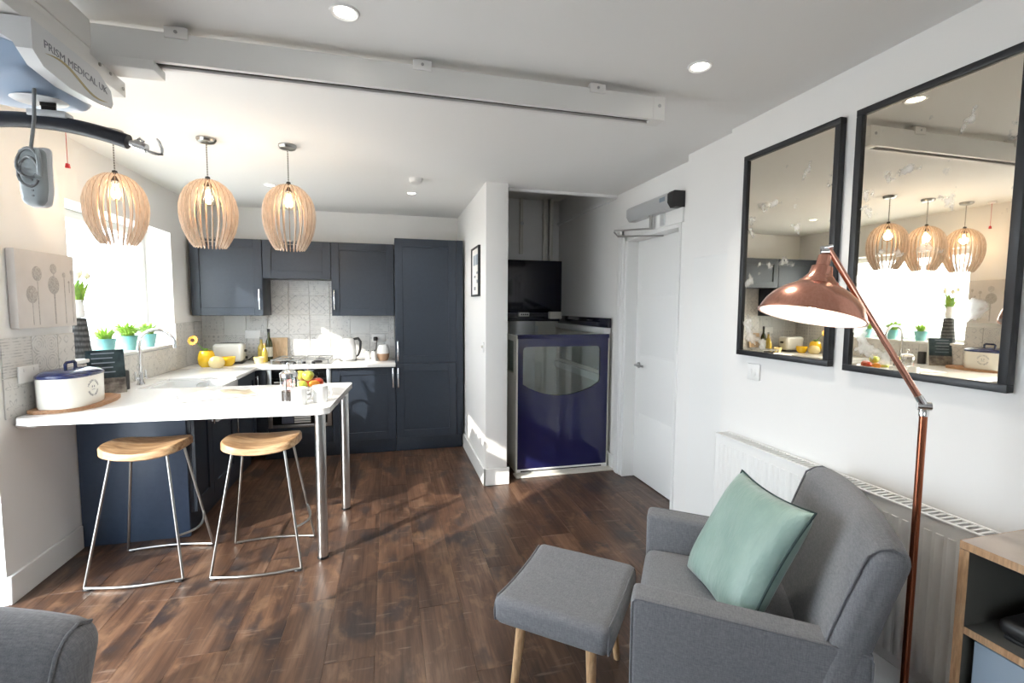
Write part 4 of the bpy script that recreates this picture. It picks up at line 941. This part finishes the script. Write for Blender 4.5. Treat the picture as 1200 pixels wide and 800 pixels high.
# make sure the corners are in the outline
def snap(o):
    for cx_, cz_ in ((bnd[0], bnd[2]), (bnd[1], bnd[2]), (bnd[0], bnd[3]), (bnd[1], bnd[3])):
        i = min(range(len(o)), key=lambda k: (o[k][0] - cx_) ** 2 + (o[k][1] - cz_) ** 2); o[i] = (cx_, cz_)
    return o
snap(outl)
dp = shift(MB().ring(outl, inn, 1, YL, YL + .03), L).build('door_panel', 'navyg', lf, ang=20)
shift(MB().prism(inn, 1, YL + .012, YL + .018), L).build('door_glass', 'glassl', dp)
box('top_rail', (x0 - .006, x1 + .008, YL - .006, YL + .036, 1.215, 1.252), 'navyg', lf, 0.003, L)
box('threshold', (x0 - .03, x1 + .05, YL - .075, YL + .03, 0.002, 0.02), 'cream', lf, 0.004, L)
box('bottom_rail', (x0 - .005, x1 + .003, YL - .004, YL + .03, 0.022, 0.055), 'gloss', lf, 0.003, L); box('rail_slot', (x0 + .03, x1 - .05, YL - .006, YL, 0.030, 0.042), 'black', lf, 0, L)
box('corner_post', (x0 - .014, x0, YL, YL + .03, 0.02, 1.245), 'cream', lf, 0.002, L); box('corner_post', (x1, x1 + .01, YL, YL + .03, 0.02, 1.245), 'cream', lf, 0.002, L)
def side(xa, xb):
    m = MB().box(xa, xb, YL + .032, 5.3, 0.02, 0.90).box(xa, xb, YL + .032, YL + .11, 0.90, 1.24).box(xa, xb, 5.2, 5.3, 0.90, 1.24).box(xa, xb, YL + .11, 5.2, 1.19, 1.24)
    return shift(m, L)
side(x0 - .012, x0 + .014).build('side_panel', 'cream', lf); side(x1 - .016, x1 + .01).build('side_panel', 'cream', lf)
for xa in (x0, x1 - .004): box('side_glass', (xa - .002, xa + .002, YL + .11, 5.2, 0.90, 1.19), 'glassl', lf, 0, L)
box('side_cap', (x1 - .002, x1 + .038, YL + .02, 5.3, 1.305, 1.395), 'navyk', lf, 0.006, L); box('cap_rail', (x1 - .03, x1 + .036, YL + .034, 5.3, 1.253, 1.304), 'gloss', lf, 0.004, L)
box('hand_rail', (x1 - .06, x1 - .018, YL + .06, 5.25, 0.80, 0.87), 'gloss', lf, 0.006, L)
box('car_floor', (x0 + .016, x1 - .018, YL + .034, 5.3, 0.02, 0.06), 'cin', lf, 0.002, L)
box('rear_panel', (x0 - .05, 1.965, 5.31, 5.335, 0.02, 1.42), 'cream', lf, 0.002, L)
box('rear_head_panel', (1.0, 1.972, 5.305, 5.335, 1.421, 2.03), 'navyk', lf, 0.002, L)
box('rear_ledge', (x0 - .04, 1.90, 5.16, 5.309, 1.33, 1.42), 'navyk', lf, 0.004, L)
m = MB()
for k in range(9):
    a = PI * (0.10 + .8 * k / 8); m.v.append((1.48 - .16 * math.cos(a), 5.27 - .10 * math.sin(a), 0.3)); m.v.append((1.48 - .16 * math.cos(a), 5.27 - .10 * math.sin(a), 1.325))
for k in range(8): m.f.append((2 * k, 2 * k + 2, 2 * k + 3, 2 * k + 1))
shift(m, L).build('curved_backrest', 'alu', lf)
box('control_box', (1.40, 1.52, 5.10, 5.16, 1.385, 1.43), 'cream', lf, 0.004, L); cbx = box('control_box', (1.76, 1.90, 5.08, 5.16, 1.36, 1.44), 'cream', lf, 0.006, L)
for k in range(4): box('control_button', (1.42 + k * .023, 1.435 + k * .023, 5.095, 5.10, 1.40, 1.415), 'black', lf, 0.001, L)
box('key_panel', (1.61, 1.68, 5.285, 5.309, 1.10, 1.27), 'alu', lf, 0.003, L); box('key_switch', (1.635, 1.655, 5.28, 5.285, 1.14, 1.17), 'black', lf, 0, L)
for xa, xb, z0 in ((1.755, 1.80, 0.02), (1.83, 1.87, 0.02)): box('guide_rail', (xa, xb, 5.337, 5.40, z0, 2.749), 'cream', lf, 0.003, L)
L = (1.505, 5.40, 2.75); rd = thing('hanging_guide_bar', 'cream vertical guide bar with a knob above the lift', 'guide bar', L)
box('bar', (1.485, 1.525, 5.40, 5.44, 2.11, 2.749), 'cream', rd, 0.006, L); shift(MB().lathe([(0, 0), (.022, 0), (.022, .015), (.012, .02), (0, .02)], n=18).xf(lambda x, y, z: (1.505 + x, 5.40 - z, 2.46 + y)), L).build('knob', 'alu', rd)

# ================================================================== DOOR CLOSER, SWITCHES, PICTURES, MIRRORS
L = (1.985, 3.25, 2.24); dcl = thing('door_operator', 'silver automatic door operator above the white door', 'door closer', L)
prf = [(1.984, 2.19), (1.984, 2.30), (1.90, 2.30), (1.885, 2.285), (1.885, 2.225), (1.91, 2.19)]
sh = MB().prism([(p[0], p[1]) for p in prf], 1, 2.99, 3.58); shift(sh, L).build('housing', 'alu', dcl)
sh = MB().prism([(p[0], p[1]) for p in prf], 1, 2.925, 2.9895); shift(sh, L).build('end_cap', 'iron', dcl)
box('blue_label', (1.8835, 1.885, 3.02, 3.09, 2.245, 2.275), 'cdoor', dcl, 0, L)
shift(MB().cyl((1.935, 3.28, 2.19), (1.935, 3.28, 2.09), .014, n=14), L).build('spindle', 'steelw', dcl); box('mount_bracket', (1.96, 1.983, 3.14, 3.20, 2.10, 2.19), 'alu', dcl, 0.003, L)
shift(MB().box(0, .01, 0, .01, 0, .01).xf(lambda x, y, z: (1.93 + x, 3.28 + y, 2.09 + z)), L).build('pivot', 'steelw', dcl)
shift(MB().tube([(1.935, 3.28, 2.095), (1.72, 3.46, 2.095)], .007, 8), L).build('arm', 'steelw', dcl); shift(MB().tube([(1.72, 3.46, 2.085), (1.76, 3.475, 2.055), (2.07, 3.32, 2.055)], .007, 8), L).build('forearm', 'steelw', dcl)
L = (0.758, 4.21, 1.58); pf = thing('framed_picture', 'narrow black framed picture on the partition wall beside the kitchen', 'picture', L)
fm = MB()
for d in ((4.025, 4.395, 1.585, 1.60), (4.025, 4.395, 2.005, 2.02), (4.025, 4.045, 1.60, 2.005), (4.375, 4.395, 1.60, 2.005)): fm.box(0.738, 0.759, *d, 0.001, 1)
shift(fm, L).build('frame', 'frame', pf); box('print', (0.748, 0.758, 4.045, 4.375, 1.60, 2.005), 'paper', pf, 0, L)
for y0, y1, z0, z1 in ((4.10, 4.20, 1.86, 1.95), (4.23, 4.32, 1.86, 1.95), (4.10, 4.16, 1.78, 1.80), (4.20, 4.28, 1.75, 1.77), (4.10, 4.15, 1.70, 1.73), (4.20, 4.28, 1.64, 1.67)): box('printed_mark', (0.7472, 0.7480, y0, y1, z0, z1), 'ink' if z0 < 1.85 else 'cdoor', pf, 0, L)
L = (0.759, 3.875, 1.155); o = thing('light_switch', 'small white dial switch on the partition wall edge', 'switch', L)
box('faceplate', (0.751, 0.759, 3.852, 3.898, 1.115, 1.195), 'plastic', o, 0.002, L); shift(MB().lathe([(0, 0), (.012, 0), (.01, .014), (0, .015)], n=14).xf(lambda x, y, z: (0.751 - z, 3.875 + x, 1.16 + y)), L).build('dial', 'cream', o)
L = (XR - .001, 2.08, 1.16); o = thing('light_switch', 'white light switch on the wall below the smaller mirror', 'switch', L)
box('faceplate', (XR - .010, XR - .001, 2.04, 2.125, 1.12, 1.205), 'plastic', o, 0.003, L)
for yy in (2.062, 2.09): box('rocker', (XR - .013, XR - .010, yy, yy + .018, 1.145, 1.18), 'plastic', o, 0.001, L)
def mirror(label, y0, y1, z0, z1):
    L = (XR - .002, (y0 + y1) / 2, z0); t = thing('wall_mirror', label, 'mirror', L, 0, 'antique mirrors on the right wall'); w = .026; m = MB()
    box('frame_rail', (XR - .034, XR - .002, y0, y1, z0, z0 + w), 'frame', t, 0.002, L); box('frame_rail', (XR - .034, XR - .002, y0, y1, z1 - w, z1), 'frame', t, 0.002, L)
    box('frame_stile', (XR - .034, XR - .002, y0, y0 + w, z0 + w, z1 - w), 'frame', t, 0.002, L); box('frame_stile', (XR - .034, XR - .002, y1 - w, y1, z0 + w, z1 - w), 'frame', t, 0.002, L)
    box('mirror_glass', (XR - .022, XR - .004, y0 + w - .002, y1 - w + .002, z0 + w - .002, z1 - w + .002), 'mirror', t, 0, L)
mirror('smaller-looking black framed antique mirror, nearer the white door', 1.628, 2.186, 1.247, 2.295); mirror('larger-looking black framed antique mirror behind the copper lamp, at the picture edge', 1.012, 1.560, 1.242, 2.292)
# canvas print
L = (XL + .002, 3.16, 1.365); cv = thing('canvas_print', 'grey canvas print of dandelions on the wall by the window', 'canvas', L)
box('canvas', (XL + .002, XL + .04, 2.935, 3.395, 1.368, 1.775), 'canvas', cv, 0.004, L)
for yy, zz, r, zb in ((3.03, 1.545, .042, 1.385), (3.075, 1.655, .036, 1.385), (3.20, 1.60, .046, 1.385), (3.205, 1.69, .026, 1.385), (3.29, 1.66, .014, 1.385), (3.355, 1.68, .012, 1.385), (3.33, 1.62, .008, 1.56)):
    box('stem', (XL + .0395, XL + .0412, yy + .008, yy + .012, zb, zz - r * .8), 'canvasd', cv, 0, L)
    shift(MB().lathe([(0, 0), (r, 0), (r * .95, .0016), (0, .0022)], n=20).xf(lambda x, y, z: (XL + .0395 + z, yy + .01 + x, zz + y * 1.12)), L).build('seed_head', 'canvasd', cv)

# ---- radiator
L = (1.80, 1.61, 0.18); ra = thing('radiator', 'white double panel radiator on the wall behind the grey armchair', 'radiator', L)
RY0, RY1, RZ0, RZ1, RX0, RX1 = 0.965, 2.25, 0.20, 0.80, 1.762, 1.850
fp_ = MB().box(RX0 + .006, RX0 + .016, RY0 + .004, RY1 - .004, RZ0, RZ1 - .004, 0.003, 1); fpo = shift(fp_, L).build('front_panel', 'gloss', ra)
nfl = 34
for k in range(nfl):
    yy = RY0 + .03 + (RY1 - RY0 - .06) * (k + .5) / nfl; 
    fl = MB().prism([(yy - .0135, RX0 + .0065), (yy - .007, RX0 + .002), (yy + .007, RX0 + .002), (yy + .0135, RX0 + .0065)], 2, RZ0 + .04, RZ1 - .05).xf(lambda x, y, z: (y, x, z)); shift(fl, L).build('flute', 'gloss', ra)
box('back_panel', (RX1 - .012, RX1, RY0 + .004, RY1 - .004, RZ0, RZ1 - .004), 'gloss', ra, 0.003, L)
for y0 in (RY0, RY1 - .006): box('side_panel', (RX0 + .004, RX1 + .004, y0, y0 + .006, RZ0, RZ1), 'gloss', ra, 0.001, L)
for xa in (RX0 + .002, RX1 - .012): box('grille_rail', (xa, xa + .014, RY0, RY1, RZ1 - .006, RZ1 + .002), 'gloss', ra, 0.002, L)
gb = MB().box(-.032, .032, -.0045, .0045, -.003, .003).mesh('grille_bar', False); gb.materials.append(M['gloss'])
for k in range(58):
    o = link('grille_bar', gb, ra); o.location = ((RX0 + RX1) / 2 - L[0], RY0 + .012 + (RY1 - RY0 - .024) * k / 57 - L[1], RZ1 - .003 - L[2])
shift(MB().cyl((RX0 + .05, RY0 - .006, RZ1 - .03), (RX0 + .05, RY0 + .002, RZ1 - .03), .011, n=14), L).build('bleed_plug', 'gloss', ra)
for yy in (1.1, 2.1): box('wall_bracket', (RX1, XR - .001, yy, yy + .03, 0.4, 0.7), 'gloss', ra, 0, L)
for yy in (RY0 + .03, RY1 - .03): shift(MB().cyl((RX0 + .05, yy, 0.001), (RX0 + .05, yy, RZ0 + .01), .0075, n=10), L).build('pipe', 'gloss', ra)

# ================================================================== STOOLS
def make_stool(label, x, y, rz):
    t = thing('bar_stool', label, 'stool', (x, y, 0), rz, 'bar stools at the breakfast bar')
    # saddle seat
    n = 40; lv = []
    def outline(a):
        c_, s_ = math.cos(a), math.sin(a); e = .62
        X = .205 * math.copysign(abs(c_) ** e, c_); Y = .165 * math.copysign(abs(s_) ** e, s_)
        if Y > 0: X *= 1 - .10 * (Y / .165) ** 2
        return X, Y
    m = MB(); rings = [(0.93, 0), (1.0, .007), (1.0, .030), (.965, .042), (.9, .046), (.7, .047), (.45, .047), (.2, .047)]
    for sc, dz in rings:
        for j in range(n):
            X, Y = outline(2 * PI * j / n); X *= sc; Y *= sc
            sad = .030 * (abs(X) / .205) ** 2.2 - .012 * max(0, 1 - (X / .15) ** 2) * max(0, 1 - ((Y + .01) / .15) ** 2) - .010 * max(0, -Y / .165) ** 2 * (1 - abs(X) / .21)
            m.v.append((X, Y, .668 + dz + (sad if dz > .02 else sad * .7)))
    for i in range(len(rings) - 1):
        for j in range(n): m.f.append((i * n + j, i * n + (j + 1) % n, (i + 1) * n + (j + 1) % n, (i + 1) * n + j))
    m.f += [tuple(range(n)), tuple((len(rings) - 1) * n + j for j in range(n))]
    m.build('seat', 'elm', t)
    tops = {}; rr = .0072
    for sy in (-1, 1):
        for sx in (-1, 1):
            a = Vector((sx * .135, sy * .095, .678)); b = Vector((sx * .232, sy * .195, .012)); tops[(sx, sy)] = (a, b)
            MB().tube([a, b], rr, 10).build('leg', 'steelw', t)
        # bowed floor bar
        pts = [Vector((-.232 + .464 * k / 10, sy * (.195 + .030 * math.sin(PI * k / 10)), .012)) for k in range(11)]
        fbx = MB().tube(pts, rr, 10).build('floor_bar', 'steelw', t)
        for sx in (-1, 1): MB().box(sx * .215 - .018, sx * .215 + .018, sy * .203 - .010, sy * .203 + .010, 0, .010, 0.003, 1).build('floor_glide', 'black', fbx)
    for sx in (1,):
        p, q = [tops[(sx, sy)][0].lerp(tops[(sx, sy)][1], .66) for sy in (-1, 1)]
        pts = [p.lerp(q, k / 8) + Vector((sx * .045 * math.sin(PI * k / 8), 0, -.02 * math.sin(PI * k / 8))) for k in range(9)]
        MB().tube(pts, rr * .9, 10).build('footrest', 'steelw', t)
make_stool('wooden saddle bar stool on the window side, by the blue end panel', -1.325, 3.045, R(-3)); make_stool('wooden saddle bar stool nearer the steel table legs', -0.725, 3.0, R(-2))

# ================================================================== ARMCHAIRS, FOOTSTOOL, CUSHION
def pipe_loop(pts, r, closed=True): return MB().tube(pts, r, 6, closed=closed)
def make_armchair(label, p0, ang):
    """local x = backwards from the seat front, local y = across, origin at the outer front foot of one arm"""
    t = thing('armchair', label, 'armchair', (p0[0], p0[1], 0), ang, 'grey upholstered armchairs')
    Wd = .74
    for y0, out_ in ((0.0, -1), (Wd - .10, 1)):
        sl = lambda u: .022 * u / .66            # the arm top falls a little towards the back
        def shp(x, y, z): return (x, y + .012 * out_ * (z / .43), z - (sl(x + .33) if z > .1 else 0))
        a = MB().soft(.66, .10, .43, .018, 6, 4, shp, (.33, y0 + .05, .355)).build('arm', 'fabric', t)
        ye = (y0 if out_ < 0 else y0 + .10) - out_ * .004
        top_ = .5655
        pts = [(.0045, ye - out_ * .005, .16), (.0045, ye + out_ * .004, .53), (.007, ye + out_ * .005, .552), (.018, ye + out_ * .005, top_ - .003)]
        pts += [(.03 + .60 * k / 8, ye + out_ * .006, top_ - sl(.03 + .60 * k / 8)) for k in range(9)] + [(.648, ye + out_ * .005, top_ - .026), (.6555, ye + out_ * .003, .52), (.6555, ye - out_ * .005, .16)]
        pipe_loop(pts, .0040, False).build('piping', 'piping', a)
    MB().soft(.60, Wd - .20, .17, .04, 8, 4, lambda x, y, z: (x, y, z + (.016 * max(0, 1 - (x / .32) ** 2) * max(0, 1 - (y / .28) ** 2) if z > 0 else 0)), (.30, Wd / 2, .34)).build('seat_cushion', 'fabric', t)
    MB().soft(.62, Wd - .19, .11, .02, 3, 3, None, (.32, Wd / 2, .205)).build('seat_base', 'fabric', t)
    def bk_(x, y, z):
        # z in -0.27..0.27; lean back, curve round the sitter, taper and roll over at the top
        s = max(0.0, (z + .27) / .54)
        xx = x * (1.0 - .18 * s) + .02 + .135 * s ** 1.25 - .030 * (1 - (y / .37) ** 2) * -1 * .6
        zz = z - .030 * (abs(y) / .375) ** 2.4 * s - .25 * max(0, x) * s
        return (xx, y * (1.0 + .015 * s), zz)
    b = MB().soft(.135, .75, .54, .05, 9, 5, bk_, (.535, Wd / 2, .605)).build('backrest', 'fabric', t)
    for sg in (-1, 1):
        pts = [bk_(-.055 + 0.0, sg * .355, -.20 + .44 * k / 8) for k in range(9)] + [bk_(-.03, sg * .352, .262), bk_(.0, sg * .352, .270), bk_(.04, sg * .352, .266)]
        pipe_loop([(p[0] + .528, p[1] + Wd / 2, p[2] + .605) for p in pts], .0038, False).build('piping', 'piping', b)
    for lx in (.07, .60):
        for ly in (.06, Wd - .06): MB().cyl((lx, ly, .16), (lx + (.03 if lx > .3 else -.02), ly + (.02 if ly > .3 else -.02), 0), .022, .013, 14).build('leg', 'legw', t)
    return t
ch_ang = math.atan2(-.57, .82)
make_armchair('grey armchair in front of the radiator with a green cushion on it', (0.744, 1.322), ch_ang)
make_armchair('grey armchair in the bottom left corner, only the top of its back showing', (-0.752, 0.437), R(78))
# footstool
fs = thing('footstool', 'grey upholstered footstool on four pale wooden legs in front of the armchair', 'footstool', (0.68, 1.695, 0), R(-40))
def saddle(x, y, z):
    zz = z + (.020 * (abs(y) / .24) ** 2 - .004 if z > 0 else 0.008 * (abs(y) / .24) ** 2)
    return (x, y, zz)
MB().soft(.445, .475, .105, .036, 8, 5, saddle, (0, 0, .355)).build('pad', 'fabric', fs)
for sx in (-1, 1):
    pts = []
    for k in range(13): 
        yy = -.205 + .41 * k / 12; pts.append((sx * .213, yy, .355 + saddle(0, yy, .0455)[2]))
    pts += [(sx * .216, .222, .385), (sx * .216, .228, .355), (sx * .216, .218, .322)] + [(sx * .213, .20 - .40 * k / 6, .311) for k in range(7)] + [(sx * .216, -.222, .325), (sx * .216, -.228, .355), (sx * .216, -.222, .385)]
    pipe_loop(pts, .004).build('piping', 'piping', fs)
for sx in (-1, 1):
    for sy in (-1, 1): MB().cyl((sx * .135, sy * .15, .312), (sx * .155, sy * .195, 0), .0205, .013, 16).build('leg', 'legw', fs)
# cushion
cu = thing('scatter_cushion', 'sage green satin cushion with dark piping leaning on the armchair back', 'cushion', (0, 0, 0), 0)
def pillow(n=26, hw=.235, th=.072):
    v = []; f = []; idx = {}
    for s in (1, -1):
        for i in range(n + 1):
            for j in range(n + 1):
                u, w = -1 + 2 * i / n, -1 + 2 * j / n
                edge = i in (0, n) or j in (0, n)
                if edge and s < 0: idx[(s, i, j)] = idx[(1, i, j)]; continue
                pin = 1 - .09 * (1 - abs(u) ** 2) * abs(w) ** 3; pin2 = 1 - .09 * (1 - abs(w) ** 2) * abs(u) ** 3
                h = th * (max(0, (1 - u ** 4) * (1 - w ** 4))) ** .55 * (1 + .05 * math.sin(5 * u + 2 * w))
                idx[(s, i, j)] = len(v); v.append((u * hw * pin2, w * hw * pin, s * h))
        for i in range(n):
            for j in range(n): f.append((idx[(s, i, j)], idx[(s, i + 1, j)], idx[(s, i + 1, j + 1)], idx[(s, i, j + 1)]))
    bd = [(i, 0) for i in range(n)] + [(n, j) for j in range(n)] + [(i, n) for i in range(n, 0, -1)] + [(0, j) for j in range(n, 0, -1)]
    return MB().add(v, f), [v[idx[(1, i, j)]] for i, j in bd]
pm, bd = pillow()
# cushion frame: diagonal turned on the seat, leaning back against the backrest
ex = Vector((-.242, -.969, .056)).normalized(); ey = Vector((.478, -.068, .875)); ey = (ey - ex * ey.dot(ex)).normalized(); nv = ex.cross(ey)
C0 = Vector((1.261, 1.403, .624)) + nv * .012 + Vector((-.012, 0, .006))
to_w = lambda x, y, z: tuple(C0 + ex * x + ey * y + nv * z - C0)
cu.location = C0
pm.xf(to_w).build('cover', 'velvet', cu, ang=80)
M['pipeg'] = P('dark_green_piping', (0.012, 0.035, 0.035), 0.6)
MB().tube([to_w(*p) for p in bd], .0042, 6, closed=True).build('piping', 'pipeg', cu)

# ================================================================== FLOOR LAMP
PX, PY = 1.555, 1.052; L = (PX, PY, 0); fl = thing('floor_lamp', 'copper floor lamp with a bell shade leaning over the armchair', 'floor lamp', L)
K = Vector((0, 0, 1.208)); NK = Vector((1.350 - PX, 1.222 - PY, 1.690))
MB().lathe([(0, 0), (.125, 0), (.128, .006), (.12, .018), (.02, .024), (0, .024)], n=36).build('base', 'copper', fl)
MB().cyl((0, 0, .02), K, .0105, n=16).build('pole', 'copperdk', fl)
d_ = (NK - K).normalized()
MB().cyl(K + d_ * .012, NK, .0092, n=16).build('arm', 'copper', fl)
MB().lathe([(0, -.03), (.013, -.03), (.013, -.012), (.009, -.006), (0, -.004)], K, 16).tube([K + Vector((-.013, .011, 0)), K + Vector((.013, -.011, 0))], .0125, 14).cyl(K, K + d_ * .035, .011, n=14).build('knuckle', 'chrome', fl)
SC = Vector((1.328 - PX, 1.212 - PY, 1.664)); ax = (Vector((1.296 - PX, 1.222 - PY, 1.488)) - SC).normalized()
MB().tube([NK + Vector((.01, -.008, .004)), NK - Vector((.012, -.01, 0)), SC + Vector((0, 0, .008))], .008, 10).tube([SC + Vector((-.009, .007, .012)), SC + Vector((.009, -.007, .012))], .011, 12).build('shade_joint', 'chrome', fl)
ax = Vector((-.25, -.02, -1)).normalized(); q = Vector((0, 0, -1)).rotation_difference(ax)
prof = [(.018, .0), (.019, .032), (.029, .036), (.033, .062), (.037, .066), (.043, .074), (.046, .080), (.053, .084), (.056, .091), (.066, .097), (.094, .114), (.118, .135), (.134, .157), (.144, .179), (.148, .192)]
outer = [(r, -z) for r, z in prof]
def place(m): return m.xf(lambda x, y, z: tuple(q @ Vector((x, y, z)) + SC))
sh = place(MB().lathe([(0, 0)] + outer + [(.1505, -.193), (.1505, -.197), (.1465, -.197), (.145, -.192)] + [(r - .003, -z) for r, z in prof[::-1][1:8]], n=56)); sho = sh.build('shade', 'copper', fl)
place(MB().lathe([(.1440, -.1965), (.1380, -.180), (.1270, -.159), (.111, -.138), (.087, -.119), (.058, -.102), (.02, -.097), (0, -.097)], n=56, cap=False)).build('shade_lining', 'shadein', sho)
place(MB().lathe([(0, -.099), (.012, -.10), (.02, -.12), (.028, -.145), (.02, -.165), (0, -.172)], n=18)).build('bulb', 'lampbulb', fl)

# ================================================================== MEDIA CABINET AND BOX
L = (1.68, 0.45, 0); mc = thing('media_cabinet', 'oak edged media cabinet with a blue grey door in the right corner', 'cabinet', L)
cx0, cx1, cy0, cy1, ct = 1.50, XR - .025, -0.25, 0.90, 0.873
box('top', (cx0, cx1, cy0, cy1, ct - .022, ct), 'ctop', mc, 0.001, L)
box('top_edge', (cx0 - .002, cx0 + .0, cy0, cy1, ct - .0215, ct - .0005), 'oak', mc, 0, L); box('top_end_edge', (cx0, cx1, cy1, cy1 + .002, ct - .0215, ct - .0005), 'oak', mc, 0, L)
for ya, yb in ((cy1 - .022, cy1), (cy0, cy0 + .022), (0.30, 0.32)):
    box('side_panel', (cx0, cx1, ya, yb, 0.06, ct - .023), 'cin', mc, 0.001, L); box('side_edge', (cx0 - .002, cx0, ya, yb, 0.06, ct - .023), 'oak', mc, 0, L)
box('end_skin', (cx0, cx1, cy1, cy1 + .002, 0.06, ct - .023), 'ctop', mc, 0, L)
box('shelf', (cx0, cx1, 0.321, cy1 - .023, 0.622, 0.642), 'cin', mc, 0.001, L); box('shelf_edge', (cx0 - .002, cx0, 0.321, cy1 - .023, 0.622, 0.642), 'oak', mc, 0, L)
box('back_panel', (cx1 - .012, cx1 - .002, cy0 + .02, cy1 - .023, 0.06, ct - .023), 'cin', mc, 0, L)
d = box('door', (cx0 + .004, cx0 + .022, 0.325, cy1 - .045, 0.085, 0.615), 'cdoor', mc, 0.002, L); box('bottom_panel', (cx0, cx1, cy0 + .022, cy1 - .023, 0.06, 0.082), 'oak', mc, 0.001, L)
d = box('door', (cx0 + .004, cx0 + .022, cy0 + .024, 0.298, 0.085, 0.848), 'cdoor', mc, 0.002, L)
for xx in (cx0 + .04, cx1 - .04):
    for yy in (cy0 + .05, cy1 - .05): shift(MB().cyl((xx, yy, 0.06), (xx, yy, 0), .018, .014, 12), L).build('foot', 'oak', mc)
L = (1.67, 0.63, 0.642); mb_ = thing('media_box', 'black media box with silver trim on the cabinet shelf', 'media player', L)
MB().soft(.27, .40, .045, .018, 3, 4, None, (0, 0, .0345)).build('casing', 'black', mb_); MB().soft(.25, .38, .012, .005, 2, 2, None, (0, 0, .006)).build('base_tray', 'black', mb_)
MB().box(-.137, -.128, -.17, .12, .014, .018, 0.001, 1).build('silver_trim', 'alu', mb_)
MB().box(-.1362, -.1350, -.02, .015, .033, .040).build('badge', 'alu', mb_)
